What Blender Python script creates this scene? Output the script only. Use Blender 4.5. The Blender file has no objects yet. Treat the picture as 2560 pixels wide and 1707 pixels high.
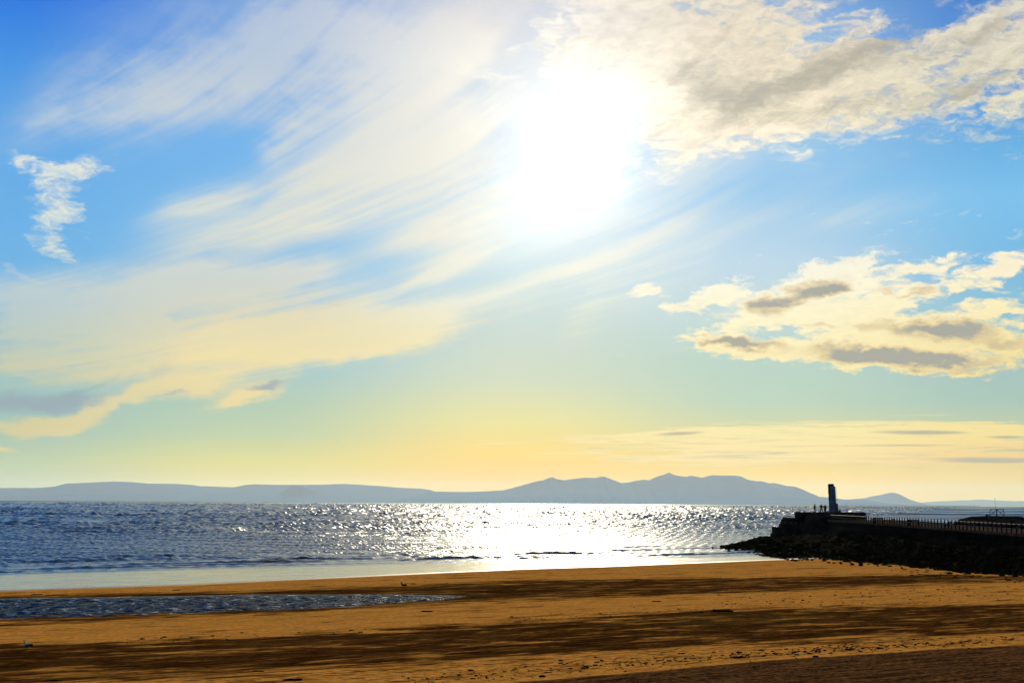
import bpy, bmesh, math, random
import numpy as np
from mathutils import Vector, Matrix, noise as mnoise

random.seed(7)
RNG = np.random.default_rng(7)
scene = bpy.context.scene
COL = scene.collection
rad = math.radians

# ------------------------------------------------------------------ camera
CAM_H = 7.0
F = 3556.0                                   # focal length in photo pixels (50 mm on a 36 mm sensor)
PITCH = math.atan((1257.0 - 853.5) / F)
ROLL = math.atan(13.0 / 2560.0)
cam_data = bpy.data.cameras.new("camera")
cam_data.lens = 50.0
cam_data.sensor_width = 36.0
cam_data.clip_start = 0.5
cam_data.clip_end = 300000.0
cam = bpy.data.objects.new("camera", cam_data)
COL.objects.link(cam)
cam.location = (0, 0, CAM_H)
FWD = Vector((0, math.cos(PITCH), math.sin(PITCH)))
R0 = Vector((1, 0, 0))
U0 = R0.cross(FWD)
RIGHT = (R0 * math.cos(ROLL) + U0 * math.sin(ROLL)).normalized()
UP = RIGHT.cross(FWD)
cam.rotation_euler = Matrix((RIGHT, UP, -FWD)).transposed().to_euler()
scene.camera = cam


def ray(px, py):
    return FWD * F + RIGHT * (px - 1280.0) + UP * (853.5 - py)


def at(px, py, D):
    """point on the sight line through a photo pixel, D metres away along +Y"""
    r = ray(px, py)
    return Vector((0, 0, CAM_H)) + r * (D / r.y)


def azel(px, py):
    r = ray(px, py).normalized()
    return math.degrees(math.atan2(r.x, r.y)), math.degrees(math.asin(r.z))


SUN_PX = (1452, 372)
SUN_AZ, SUN_EL = azel(*SUN_PX)

# ------------------------------------------------------------------ render / exposure
scene.view_settings.view_transform = 'Standard'
scene.view_settings.look = 'None'
scene.view_settings.exposure = 0.0
scene.view_settings.gamma = 1.0
scene.cycles.max_bounces = 6
scene.cycles.diffuse_bounces = 2
scene.cycles.glossy_bounces = 3
scene.cycles.transmission_bounces = 2
scene.cycles.volume_bounces = 0
scene.cycles.caustics_reflective = False
scene.cycles.caustics_refractive = False
scene.cycles.sample_clamp_indirect = 4.0
scene.cycles.sample_clamp_direct = 4.0
scene.cycles.use_denoising = True
scene.cycles.denoising_input_passes = 'RGB_ALBEDO_NORMAL'
scene.cycles.denoising_prefilter = 'ACCURATE'
scene.cycles.use_adaptive_sampling = True
scene.cycles.adaptive_threshold = 0.012
scene.cycles.adaptive_min_samples = 8

# ------------------------------------------------------------------ colour helpers


def lin1(c):
    c = c / 255.0
    return c / 12.92 if c <= 0.04045 else ((c + 0.055) / 1.055) ** 2.4


def lin(r, g, b):
    return (lin1(r), lin1(g), lin1(b))


# ------------------------------------------------------------------ node mini language
class NT:
    def __init__(self, tree):
        self.t = tree
        tree.nodes.clear()

    def new(self, kind, **kw):
        n = self.t.nodes.new(kind)
        for k, v in kw.items():
            setattr(n, k, v)
        return n

    def put(self, sock, v):
        if isinstance(v, V):
            self.t.links.new(v.s, sock)
        elif isinstance(v, bpy.types.NodeSocket):
            self.t.links.new(v, sock)
        else:
            if isinstance(v, (tuple, list)) and len(v) == 3 and sock.type == 'RGBA':
                v = (*v, 1)
            sock.default_value = v

    def math(self, op, a, b=None, c=None, clamp=False):
        n = self.new('ShaderNodeMath', operation=op, use_clamp=clamp)
        self.put(n.inputs[0], a)
        if b is not None:
            self.put(n.inputs[1], b)
        if c is not None:
            self.put(n.inputs[2], c)
        return V(self, n.outputs[0])

    def vmath(self, op, a, b=None, out=0):
        n = self.new('ShaderNodeVectorMath', operation=op)
        self.put(n.inputs[0], a)
        if b is not None:
            if op == 'SCALE':
                self.put(n.inputs[3], b)
            else:
                self.put(n.inputs[1], b)
        return V(self, n.outputs[out])

    def comb(self, x, y, z=0.0):
        n = self.new('ShaderNodeCombineXYZ')
        self.put(n.inputs[0], x); self.put(n.inputs[1], y); self.put(n.inputs[2], z)
        return V(self, n.outputs[0])

    def sep(self, v):
        n = self.new('ShaderNodeSeparateXYZ')
        self.put(n.inputs[0], v)
        return [V(self, o) for o in n.outputs]

    def noise(self, vec, scale, detail=4.0, rough=0.5, dist=0.0, color=False, dims='3D'):
        n = self.new('ShaderNodeTexNoise', noise_dimensions=dims)
        self.put(n.inputs['Vector'], vec)
        self.put(n.inputs['Scale'], scale)
        n.inputs['Detail'].default_value = detail
        n.inputs['Roughness'].default_value = rough
        n.inputs['Distortion'].default_value = dist
        return V(self, n.outputs['Color' if color else 'Fac'])

    def mapping(self, vec, loc=(0, 0, 0), rot=(0, 0, 0), scale=(1, 1, 1), kind='POINT'):
        n = self.new('ShaderNodeMapping', vector_type=kind)
        self.put(n.inputs['Vector'], vec)
        n.inputs['Location'].default_value = loc
        n.inputs['Rotation'].default_value = rot
        n.inputs['Scale'].default_value = scale
        return V(self, n.outputs[0])

    def mix(self, f, a, b, blend='MIX'):
        n = self.new('ShaderNodeMix', data_type='RGBA', blend_type=blend)
        n.clamp_factor = True
        self.put(n.inputs[0], f); self.put(n.inputs[6], a); self.put(n.inputs[7], b)
        return V(self, n.outputs[2])

    def vmix(self, f, a, b):
        n = self.new('ShaderNodeMix', data_type='VECTOR')
        n.clamp_factor = True
        self.put(n.inputs[0], f); self.put(n.inputs[4], a); self.put(n.inputs[5], b)
        return V(self, n.outputs[1])

    def smooth(self, v, lo, hi, a=0.0, b=1.0):
        n = self.new('ShaderNodeMapRange', interpolation_type='SMOOTHSTEP')
        self.put(n.inputs[0], v)
        n.inputs[1].default_value = lo; n.inputs[2].default_value = hi
        n.inputs[3].default_value = a; n.inputs[4].default_value = b
        return V(self, n.outputs[0])

    def line(self, v, lo, hi, a=0.0, b=1.0):
        n = self.new('ShaderNodeMapRange', interpolation_type='LINEAR')
        self.put(n.inputs[0], v)
        n.inputs[1].default_value = lo; n.inputs[2].default_value = hi
        n.inputs[3].default_value = a; n.inputs[4].default_value = b
        return V(self, n.outputs[0])


class V:
    def __init__(self, nt, s):
        self.n = nt; self.s = s

    def __add__(self, o): return self.n.math('ADD', self, o)
    __radd__ = __add__
    def __sub__(self, o): return self.n.math('SUBTRACT', self, o)
    def __rsub__(self, o): return self.n.math('SUBTRACT', o, self)
    def __mul__(self, o): return self.n.math('MULTIPLY', self, o)
    __rmul__ = __mul__
    def __truediv__(self, o): return self.n.math('DIVIDE', self, o)
    def clamp(self): return self.n.math('MULTIPLY', self, 1.0, clamp=True)


PPD = F * math.tan(rad(1.0))                 # photo pixels per degree of sky

# ------------------------------------------------------------------ world: sky, clouds and glow, all by direction
world = bpy.data.worlds.new("World")
scene.world = world
world.use_nodes = True
world.cycles.sampling_method = 'MANUAL'
world.cycles.sample_map_resolution = 512


def build_sky():
    w = NT(world.node_tree)
    tc = w.new('ShaderNodeTexCoord')
    sky = w.new('ShaderNodeTexSky', sky_type='NISHITA')
    sky.sun_disc = False
    sky.sun_elevation = rad(SUN_EL)
    sky.sun_rotation = rad(SUN_AZ)
    sky.air_density = 1.0
    sky.dust_density = 1.0
    nishita = V(w, sky.outputs[0])
    d = w.vmath('NORMALIZE', V(w, tc.outputs['Generated']))
    x, y, z = w.sep(d)
    az = w.math('ARCTAN2', x, y) * 57.29578
    el = w.math('ARCSINE', z) * 57.29578
    P = w.comb(az, el, 1.0)

    def gauss(vec, px, py, rx, ry, ang=0.0):
        a, e = azel(px, py)
        c, s, rx, ry = math.cos(rad(ang)), math.sin(rad(ang)), rx / PPD, ry / PPD
        if abs(ang) < 0.01:
            n = w.new('ShaderNodeVectorMath', operation='MULTIPLY_ADD')
            w.put(n.inputs[0], vec)
            n.inputs[1].default_value = (1 / rx, 1 / ry, 0)
            n.inputs[2].default_value = (-a / rx, -e / ry, 0)
            m = V(w, n.outputs[0])
            d2 = w.vmath('DOT_PRODUCT', m, m, 1)
        else:                                   # vec carries z = 1
            u = w.vmath('DOT_PRODUCT', vec, (c / rx, s / rx, -(a * c + e * s) / rx), 1)
            v = w.vmath('DOT_PRODUCT', vec, (-s / ry, c / ry, (a * s - e * c) / ry), 1)
            d2 = w.math('MULTIPLY_ADD', u, u, v * v)
        return w.math('POWER', 0.36788, d2)

    def blobs(vec, lst):
        acc = None
        for b in lst:
            px, py, rx, ry, ang, amp = b
            g = gauss(vec, px, py, rx, ry, ang)
            acc = g * amp if acc is None else w.math('MULTIPLY_ADD', g, amp, acc)
        return acc

    XS = (0, 640, 1280, 1920, 2560)

    def columns(cols):
        """five vertical colour ramps, blended by bearing"""
        acc = None
        for k, ramp in enumerate(cols):
            n = w.new('ShaderNodeValToRGB')
            cr = n.color_ramp
            stops = [((azel(XS[k], yy)[1] + 1.0) / 25.0, lin(*c)) for yy, c in ramp][::-1]
            while len(cr.elements) < len(stops):
                cr.elements.new(0.5)
            for q, (p, c) in enumerate(stops):
                cr.elements[q].position = 0.0
            for q, (p, c) in enumerate(stops):
                cr.elements[len(stops) - 1 - q].position = min(1, max(0, stops[len(stops) - 1 - q][0]))
            for q, (p, c) in enumerate(stops):
                cr.elements[q].color = (*c, 1)
            w.put(n.inputs[0], el_n)
            c = V(w, n.outputs[0])
            if acc is None:
                acc = c
            else:
                a0, a1 = azel(XS[k - 1], 700)[0], azel(XS[k], 700)[0]
                acc = w.mix(w.smooth(az, a0, a1), acc, c)
        return w.vmath('SCALE', acc, 1.0)

    el_n = (el + 1.0) / 25.0

    # slow drift of the air: noise warps
    W1 = w.comb(w.noise(P, 0.16, 2, 0.5) - 0.5, w.noise(w.vmath('ADD', P, (40, 9, 5)), 0.16, 2, 0.5) - 0.5)
    PW = w.vmath('MULTIPLY', P, (1, 2, 0))
    W2 = w.comb(w.noise(PW, 0.8, 4, 0.6) - 0.5, w.noise(w.vmath('ADD', PW, (40, 9, 5)), 0.8, 4, 0.6) - 0.5)
    Pa = w.vmath('ADD', P, w.vmath('MULTIPLY', W1, (3.0, 1.6, 0)))
    Pb = w.vmath('ADD', P, w.vmath('MULTIPLY', W2, (2.4, 1.2, 0)))
    Pc = w.vmath('ADD', Pa, w.vmath('MULTIPLY', W2, (1.6, 0.8, 0)))

    # ---- clear air
    base = columns([
        [(-60, (18, 108, 222)), (150, (60, 145, 226)), (350, (92, 166, 230)), (560, (98, 173, 230)), (750, (108, 178, 224)), (860, (114, 180, 210)), (960, (140, 186, 190)), (1080, (152, 186, 172)), (1150, (176, 194, 152)), (1250, (190, 192, 146))],
        [(-60, (104, 154, 220)), (150, (112, 164, 224)), (350, (108, 176, 234)), (560, (120, 185, 232)), (750, (135, 190, 226)), (900, (150, 192, 205)), (1000, (168, 196, 176)), (1080, (184, 200, 160)), (1150, (218, 208, 112)), (1250, (240, 198, 82))],
        [(-60, (200, 204, 218)), (150, (214, 220, 226)), (350, (196, 214, 230)), (560, (200, 220, 232)), (700, (194, 217, 224)), (850, (200, 214, 204)), (950, (208, 216, 188)), (1050, (234, 222, 146)), (1130, (254, 212, 92)), (1200, (255, 192, 44)), (1250, (255, 188, 38))],
        [(-60, (110, 160, 218)), (150, (150, 190, 228)), (350, (150, 196, 232)), (480, (140, 194, 234)), (650, (184, 212, 230)), (780, (192, 214, 216)), (900, (178, 206, 194)), (1000, (182, 206, 184)), (1080, (206, 206, 150)), (1190, (255, 204, 72)), (1250, (255, 200, 68))],
        [(-60, (50, 122, 204)), (150, (66, 136, 212)), (350, (96, 172, 226)), (480, (118, 190, 236)), (650, (110, 182, 226)), (800, (140, 190, 206)), (920, (156, 188, 186)), (1000, (158, 190, 178)), (1080, (188, 196, 152)), (1190, (240, 198, 92)), (1250, (240, 196, 90))]])

    # ---- high cirrus, streaks fanning up towards the right
    psi = az + 40.0 * w.math('POWER', 2.71828, (5.8 - el) / 8.5)
    Q = w.vmath('ADD', w.comb(psi * 0.36, el * 0.10), w.vmath('SCALE', W1, 0.7))
    st1 = w.noise(Q, 0.8, 3, 0.5)
    st2 = w.noise(w.vmath('ADD', w.comb(psi * 0.8, el * 0.16, 4.0), w.vmath('SCALE', W1, 1.5)), 1.3, 4, 0.6)
    st3 = w.noise(w.vmath('ADD', w.comb(psi * 0.12, el * 0.25, 9.0), w.vmath('SCALE', W1, 0.8)), 1.3, 3, 0.55)
    streak = st1 * 0.75 + st2 * 0.2 + st3 * 0.35
    streakn = w.line(streak, 0.46, 0.82, 0.0, 1.0)
    cir = [
        (800, 440, 380, 85, 27, 0.95), (520, 500, 120, 50, 32, 0.7), (760, 560, 330, 50, 20, 1.0), (1080, 320, 260, 120, 28, 0.75),
        (1130, 520, 200, 90, 25, 0.85), (1120, 640, 160, 40, 30, 0.45), (1000, 610, 150, 26, 16, 0.4),
        (1190, 760, 180, 60, 14, 0.5), (1090, 690, 150, 16, 27, 0.7), (1120, 700, 60, 22, 30, 0.6), (760, 715, 60, 30, 0, 0.5),
        (1480, 640, 260, 80, 24, 0.8), (1480, 780, 90, 50, 60, 0.42), (1640, 690, 150, 60, 20, 0.4),
        (1900, 530, 260, 40, 20, 0.6), (2120, 545, 180, 44, 12, 0.55), (1720, 500, 200, 36, 25, 0.7), (1700, 430, 220, 40, 15, 0.7),
        (1350, 450, 450, 300, 0, 0.35)]
    cm = blobs(Pa, cir)
    n3c = w.noise(w.vmath('ADD', w.comb(psi * 1.6, el * 0.5, 24.0), w.vmath('SCALE', W2, 0.8)), 1.8, 4, 0.65)
    cdens = w.smooth(cm * (0.06 + 1.0 * streakn + 0.30 * (n3c - 0.4)), 0.02, 1.05)
    # upper-left veil: wide, soft, hardly streaked
    um = blobs(Pa, [
        (330, 150, 250, 120, 32, 0.50), (180, 270, 220, 60, 25, 0.28), (620, 110, 230, 110, 35, 0.50), (440, 260, 200, 80, 35, 0.40), (640, 220, 120, 60, 38, 0.45), (880, 150, 180, 170, 45, 0.70), (720, 330, 130, 70, 48, 0.62),
        (1080, 120, 240, 130, 25, 0.75), (820, 40, 260, 80, 10, 0.4), (560, 420, 130, 60, 40, -0.12),
        (300, 700, 320, 50, 5, 0.50), (120, 760, 220, 60, 0, 0.50), (560, 720, 260, 60, 8, 0.60), (720, 690, 110, 40, 20, 0.45), (420, 800, 380, 80, 6, 0.75), (60, 880, 170, 60, 0, 0.6), (300, 900, 260, 60, 8, 0.6), (900, 790, 220, 60, 12, 0.5)])
    soft = st1 * 0.45 + st2 * 0.30 + w.noise(w.vmath('MULTIPLY', Pb, (0.5, 1.0, 1)), 0.55, 4, 0.55) * 0.45
    udens = w.smooth(um * w.line(soft, 0.40, 0.80, 0.12, 1.75), 0.02, 1.0)
    # low cream bands with a firmer lower edge
    bandm = blobs(Pc, [
        (800, 870, 330, 60, 11, 1.0), (1010, 862, 160, 40, 9, 0.7), (480, 965, 110, 34, 10, 0.85), (640, 990, 95, 26, 16, 0.95),
        (240, 1012, 170, 27, 24, 1.0), (60, 1056, 140, 22, 2, 0.95), (760, 800, 260, 34, 9, 0.75), (560, 850, 200, 36, 10, 0.6), (1060, 810, 110, 30, 14, 0.6), (60, 900, 190, 34, -4, 0.5), (760, 735, 60, 22, 15, 0.55), (10, 1122, 60, 6, -4, 0.8),
        (60, 680, 90, 10, -14, 0.5),
    ])
    band = w.smooth(bandm + (st1 - 0.5) * 0.7 + (st2 - 0.5) * 0.45, 0.20, 0.95)

    ccol = columns([
        [(-60, (150, 178, 216)), (400, (226, 228, 214)), (550, (220, 224, 210)), (750, (190, 204, 204)), (850, (196, 202, 180)), (950, (206, 200, 160)), (1060, (216, 198, 138)), (1250, (214, 196, 140))],
        [(-60, (186, 198, 220)), (150, (192, 204, 218)), (400, (222, 222, 212)), (560, (228, 226, 208)), (700, (214, 214, 202)), (800, (228, 216, 176)), (900, (246, 223, 158)), (1000, (240, 214, 148)), (1250, (240, 214, 148))],
        [(-60, (222, 216, 216)), (150, (250, 244, 230)), (400, (244, 238, 222)), (600, (240, 236, 220)), (750, (240, 238, 218)), (850, (250, 232, 180)), (1000, (250, 228, 160)), (1120, (252, 222, 150)), (1250, (252, 215, 140))],
        [(-60, (226, 214, 192)), (150, (232, 218, 192)), (300, (246, 232, 202)), (400, (255, 244, 220)), (500, (206, 220, 224)), (600, (226, 230, 226)), (700, (255, 248, 222)), (800, (255, 243, 200)), (880, (254, 236, 180)), (1080, (255, 232, 158)), (1250, (255, 206, 120))],
        [(-60, (216, 210, 196)), (200, (222, 214, 186)), (330, (228, 220, 190)), (450, (210, 216, 214)), (560, (250, 242, 216)), (700, (252, 238, 198)), (800, (252, 234, 174)), (900, (244, 220, 150)), (1080, (255, 224, 132)), (1150, (244, 192, 100)), (1250, (230, 196, 130))]])
    col = w.vmix(udens * 0.85, base, ccol)
    col = w.vmix(cdens * 0.92, col, ccol)
    col = w.vmix(band * 0.9, col, ccol)
    sh0 = blobs(Pc, [(130, 1000, 130, 28, 8, 1.0), (0, 985, 60, 26, 0, 0.7), (690, 962, 62, 13, 12, 0.9), (400, 920, 60, 40, 30, 0.4),
                     (430, 985, 40, 5, 5, 0.6), (820, 770, 120, 20, 12, 0.35), (220, 950, 90, 14, 25, 0.4)])
    col = w.vmix(w.smooth(sh0 + (st1 - 0.5) * 0.4, 0.2, 1.0) * 0.85, col, lin(140, 156, 170))

    # ---- altocumulus field, upper right
    A = w.mapping(P, (0, 0, 0), (0, 0, rad(-20)), (0.55, 1.35, 1))
    A2 = w.vmath('ADD', A, w.vmath('SCALE', W2, 0.9))
    n1 = w.noise(A2, 0.55, 7, 0.62)
    n2 = w.noise(w.vmath('ADD', A2, (11, 5, 2)), 1.7, 6, 0.68)
    n3 = w.noise(w.vmath('ADD', A2, (31, 15, 2)), 4.5, 4, 0.65)
    alt = blobs(Pb, [
        (1830, 190, 330, 150, 2, 1.15), (2240, 170, 330, 120, 0, 0.95), (2560, 170, 200, 120, 0, 0.75), (1620, 60, 200, 90, 0, 0.9), (1450, 120, 130, 60, 15, 0.75),
        (2100, 300, 330, 40, 4, 0.6), (1700, 360, 160, 60, 20, 0.7), (1560, 250, 120, 100, 0, 0.5), (2560, 30, 80, 40, 10, 0.5), (2480, 60, 60, 30, 20, 0.3), (1700, -60, 400, 80, 0, 0.6),
        (2320, 50, 50, 34, 0, -0.45), (2440, 190, 120, 20, 15, -0.35), (2300, 60, 130, 18, 12, -0.45), (2060, 92, 80, 16, 18, -0.55), (1960, 140, 60, 12, 15, -0.4), (2190, 90, 40, 14, 0, -0.5), (2350, 178, 70, 14, 22, -0.5), (2500, 215, 60, 18, 20, -0.5), (2440, 272, 100, 14, 25, -0.5), (2525, 60, 40, 16, 30, -0.7), (2140, 18, 160, 12, 10, -0.35), (2250, 15, 60, 30, 0, -0.4), (2300, 300, 90, 10, 12, -0.3), (1700, 20, 90, 20, 10, -0.3)])
    adens = w.smooth(alt + (n1 - 0.5) * 2.2 + (n2 - 0.5) * 2.2 + (n3 - 0.5) * 0.8, 0.08, 1.10) * w.smooth(alt, 0.03, 0.30)
    ash = blobs(Pb, [
        (1740, 200, 90, 50, -25, 0.9), (1850, 250, 130, 48, 18, 0.85), (2000, 200, 140, 40, 22, 0.6), (2190, 120, 170, 30, 20, 1.0), (2290, 145, 80, 16, 0, 0.6),
        (2460, 80, 90, 18, 12, 0.9), (2130, 265, 170, 26, 8, 0.6), (2440, 215, 130, 20, 20, 0.6), (2340, 260, 140, 16, 18, 0.4), (1960, 290, 150, 22, 10, 0.4)])
    n4 = w.noise(w.vmath('ADD', w.comb(psi * 1.0, el * 0.3, 14.0), w.vmath('SCALE', W2, 0.8)), 1.6, 4, 0.6)
    lit = w.smooth(n1 * 0.25 + n2 * 0.35 + n3 * 0.25 + n4 * 0.25, 0.38, 0.72)
    ashm = w.smooth(ash * 0.9 + (n2 - 0.5) * 0.7 - (lit - 0.5) * 0.5, 0.0, 1.3)
    acol = w.vmix(ashm * 0.85, w.vmath('SCALE', ccol, lit * 0.34 + 0.83), lin(168, 162, 146))
    col = w.vmix(adens * 0.97, col, acol)

    # ---- torn scraps of cloud, centre and left
    Tm = blobs(Pb, [
        (190, 425, 85, 30, 14, 1.5), (95, 410, 90, 18, -12, 1.1), (140, 485, 52, 54, 0, 1.35), (155, 540, 44, 26, 20, 1.1), (115, 565, 40, 44, 0, 0.8),
        (150, 632, 66, 18, -28, 1.3), (195, 580, 40, 5, -5, 0.7), (330, 445, 26, 5, -20, 0.35), (60, 600, 100, 30, 0, 0.25), (390, 672, 70, 3.5, -4, 0.5),
        (1230, 195, 110, 26, -8, 1.05), (1145, 248, 52, 8, -16, 1.1), (930, 75, 46, 22, -40, 0.75), (1000, 110, 60, 16, -25, 0.6), (1140, 160, 70, 20, -18, 0.5), (1110, 25, 70, 10, 30, 0.35), (1240, 80, 60, 14, 25, 0.5),
        (1330, 110, 90, 26, 15, 0.9), (1420, 80, 80, 24, 10, 0.8), (1310, 55, 12, 12, 0, 0.6),
        (2020, 533, 12, 7, 20, 0.9), (2180, 556, 17, 7, 10, 0.8), (2265, 560, 30, 13, 25, 1.0), (2350, 530, 32, 6, 6, 1.0), (2425, 532, 26, 6, 4, 1.0),
        (2210, 585, 20, 10, 35, 0.8), (2300, 580, 16, 8, 30, 0.7), (2550, 585, 60, 10, 15, 0.9), (2340, 572, 10, 16, 60, 0.4),
        (1903, 638, 18, 7, 5, 1.0), (1842, 659, 13, 6, 0, 0.9), (2230, 625, 36, 9, 15, 0.9), (2390, 636, 50, 9, 10, 1.0), (1340, 1038, 8, 2.2, 5, 0.9), (2540, 390, 40, 14, 10, 0.5)])
    tdens = w.smooth(Tm + (n2 - 0.5) * 1.6 + (n3 - 0.5) * 1.9, 0.40, 1.85) * w.smooth(Tm, 0.06, 0.35)
    col = w.vmix(tdens * w.line(n3 * 0.5 + n2 * 0.5, 0.36, 0.62, 0.30, 1.0), col, w.vmath('SCALE', ccol, 1.05))

    # ---- low cumulus, right
    C = w.mapping(P, (5, 1, 0), (0, 0, rad(-10)), (0.7, 1.9, 1))
    C2 = w.vmath('ADD', C, w.vmath('SCALE', W2, 1.1))
    c1 = w.noise(C2, 0.8, 6, 0.6)
    c2 = w.noise(w.vmath('ADD', C2, (7, 3, 1)), 2.4, 5, 0.62)
    Cm = blobs(Pb, [
        (1620, 728, 42, 14, 3, 1.25), (1745, 760, 70, 22, 14, 1.3), (1820, 730, 60, 24, 15, 1.3), (1690, 776, 30, 8, 0, 0.7), (1850, 688, 30, 6, 5, 0.5),
        (1900, 785, 90, 34, 14, 1.1), (2030, 720, 150, 42, 16, 1.3), (2130, 660, 90, 24, 12, 1.1), (2090, 780, 160, 50, 5, 1.0), (2250, 740, 130, 50, 12, 0.75),
        (2300, 670, 100, 13, 8, 0.95), (2440, 700, 90, 34, 20, 0.8), (2530, 660, 70, 16, 25, 0.8), (2500, 780, 130, 34, 10, 0.8), (2330, 830, 200, 44, -2, 1.2),
        (1790, 852, 110, 20, -6, 1.15), (1900, 875, 130, 24, -4, 1.0), (2150, 870, 190, 36, -2, 1.15), (2330, 905, 170, 26, -4, 1.1), (2450, 932, 80, 10, 2, 0.8),
        (2540, 870, 80, 40, 0, 0.7), (2140, 920, 100, 12, 0, 0.5), (2380, 640, 40, 8, 5, 0.5), (2190, 655, 70, 10, 14, -0.5), (2290, 765, 60, 12, 5, -0.6), (2420, 745, 50, 14, 10, -0.7), (2090, 848, 50, 6, 0, -0.7), (1960, 830, 60, 8, 5, -0.5), (2490, 800, 60, 9, 5, -0.5), (2170, 745, 60, 8, 10, -0.35), (2460, 690, 26, 10, 20, -0.6), (2000, 840, 80, 8, 5, -0.4)])
    cumd = w.smooth(Cm + (c1 - 0.5) * 1.5 + (c2 - 0.5) * 1.9, 0.26, 0.98) * w.smooth(Cm, 0.04, 0.30)
    Cs = blobs(Pb, [
        (1925, 762, 52, 22, 4, 1.15), (2030, 728, 72, 22, 14, 1.15), (2090, 722, 40, 12, 5, 0.7), (2290, 818, 90, 16, -4, 1.0), (2400, 825, 84, 24, 0, 1.25), (1800, 852, 66, 11, -4, 0.9), (1880, 860, 80, 12, -6, 1.0),
        (2130, 882, 90, 18, -4, 1.2), (2250, 895, 130, 20, -5, 1.3), (2390, 900, 80, 12, -3, 1.1), (2220, 727, 20, 10, 0, 0.5), (2290, 733, 40, 7, 5, 0.6), (2050, 812, 40, 6, 0, 0.5),
        (2160, 815, 40, 14, -10, 0.4), (2520, 860, 60, 12, -3, 0.8), (2400, 925, 50, 5, 0, 0.5)])
    csm = w.smooth(Cs * 0.95 + (c1 - 0.5) * 0.7 + (c2 - 0.5) * 0.4, 0.1, 1.15)
    ccol2 = w.vmath('SCALE', ccol, w.line(c2 * 0.6 + c1 * 0.4, 0.3, 0.7, 0.93, 1.06))
    cumc = w.vmix(csm * 0.95, ccol2, lin(158, 156, 148))
    rim = w.vmix(csm * (1.0 - csm) * 1.6, cumc, lin(236, 200, 128))
    col = w.vmix(cumd * 0.97, col, rim)

    # ---- thin stratus above the hills
    S = w.vmath('ADD', w.comb(az * 0.16, el * 2.6, 3.0), w.vmath('MULTIPLY', W2, (0.4, 0.9, 0)))
    s1 = w.noise(S, 0.9, 5, 0.6)
    s2 = w.noise(w.comb(az * 0.22, el * 5.0, 8.0), 1.2, 4, 0.6)
    Sm = blobs(P, [(2350, 1088, 420, 40, 1, 1.2), (1950, 1125, 360, 40, 1, 1.1), (1640, 1087, 150, 9, 3, 0.9), (1760, 1080, 140, 16, 0, 0.7), (2500, 1150, 300, 26, 0, 0.8), (1230, 1109, 90, 3.0, 3, 0.95), (1480, 1100, 200, 16, 2, 0.55), (2100, 1075, 250, 12, 2, 0.5), (1420, 1132, 110, 3.0, 1, 0.5), (1700, 1160, 200, 20, 0, 0.4)])
    sd = w.smooth(Sm + (s1 - 0.5) * 3.0 + (s2 - 0.5) * 2.2, 0.35, 0.95) * w.smooth(Sm, 0.05, 0.30)
    col = w.vmix(sd * 0.85, col, ccol)
    col = w.vmix(w.smooth(s2 * 0.6 + s1 * 0.4, 0.50, 0.66) * sd * 0.55, col, lin(190, 178, 138))
    Ss = blobs(P, [(1700, 1083, 80, 7, 3, 1.0), (2300, 1081, 150, 7, -1, 1.1), (2520, 1093, 60, 5, 0, 0.9), (2480, 1150, 160, 9, -1, 1.1), (1900, 1125, 150, 14, 2, 0.5), (2250, 1113, 200, 3.5, 0, 0.8), (2540, 1125, 80, 4, 0, 0.8), (2150, 1160, 100, 6, 0, 0.5)])
    ssm = w.smooth(Ss + (s1 - 0.5) * 0.8 + (s2 - 0.5) * 0.8, 0.3, 1.0)
    col = w.vmix(ssm * 0.85, col, lin(158, 154, 132))

    # ---- the sun behind thin cloud
    g1 = gauss(Pa, 1440, 372, 85, 95)
    g6 = gauss(Pc, 1430, 372, 215, 225)
    g2 = gauss(Pa, 1370, 420, 170, 110, 25)
    g3 = gauss(P, 1450, 370, 430, 400)
    g4 = gauss(Pb, 1560, 240, 150, 90, 10)
    g5 = gauss(Pa, 1400, 520, 190, 90, 28)
    thin = w.line(ashm, 0.0, 1.0, 1.0, 0.25)
    glow = (g1 * 1.2 + g6 * 0.27 + g2 * 0.10 + g4 * 0.14 + g5 * 0.12) * thin + g3 * 0.09
    col = w.vmath('ADD', col, w.vmath('SCALE', (1.0, 0.965, 0.87), glow))

    bg = w.new('ShaderNodeBackground')
    w.put(bg.inputs[0], w.vmath('SCALE', col, 10.0))
    bg.inputs[1].default_value = 0.1
    bg2 = w.new('ShaderNodeBackground')
    w.put(bg2.inputs[0], w.vmath('MULTIPLY', nishita, (0.41, 0.62, 0.88)))
    bg2.inputs[1].default_value = 0.1
    off = w.vmath('MULTIPLY', w.vmath('SUBTRACT', P, (0, 9, 1)), (1, 1.25, 0))
    ms = w.new('ShaderNodeMixShader')
    w.put(ms.inputs[0], w.smooth(w.vmath('LENGTH', off, None, 1), 27, 60))
    w.t.links.new(bg.outputs[0], ms.inputs[1])
    w.t.links.new(bg2.outputs[0], ms.inputs[2])
    out = w.new('ShaderNodeOutputWorld')
    w.t.links.new(ms.outputs[0], out.inputs[0])


build_sky()

# ------------------------------------------------------------------ sun lamp
sun_data = bpy.data.lights.new("sun", 'SUN')
sun_data.energy = 4.6
sun_data.angle = rad(0.53)
sun_data.color = (1.0, 0.86, 0.62)
sun = bpy.data.objects.new("sun", sun_data)
COL.objects.link(sun)
sd = Vector((math.sin(rad(SUN_AZ)) * math.cos(rad(SUN_EL)), math.cos(rad(SUN_AZ)) * math.cos(rad(SUN_EL)), math.sin(rad(SUN_EL))))
sun.rotation_euler = sd.to_track_quat('Z', 'Y').to_euler()

# ------------------------------------------------------------------ materials
MATS = {}


def material(name):
    m = bpy.data.materials.new(name)
    m.use_nodes = True
    MATS[name] = m
    return m, NT(m.node_tree)


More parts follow.
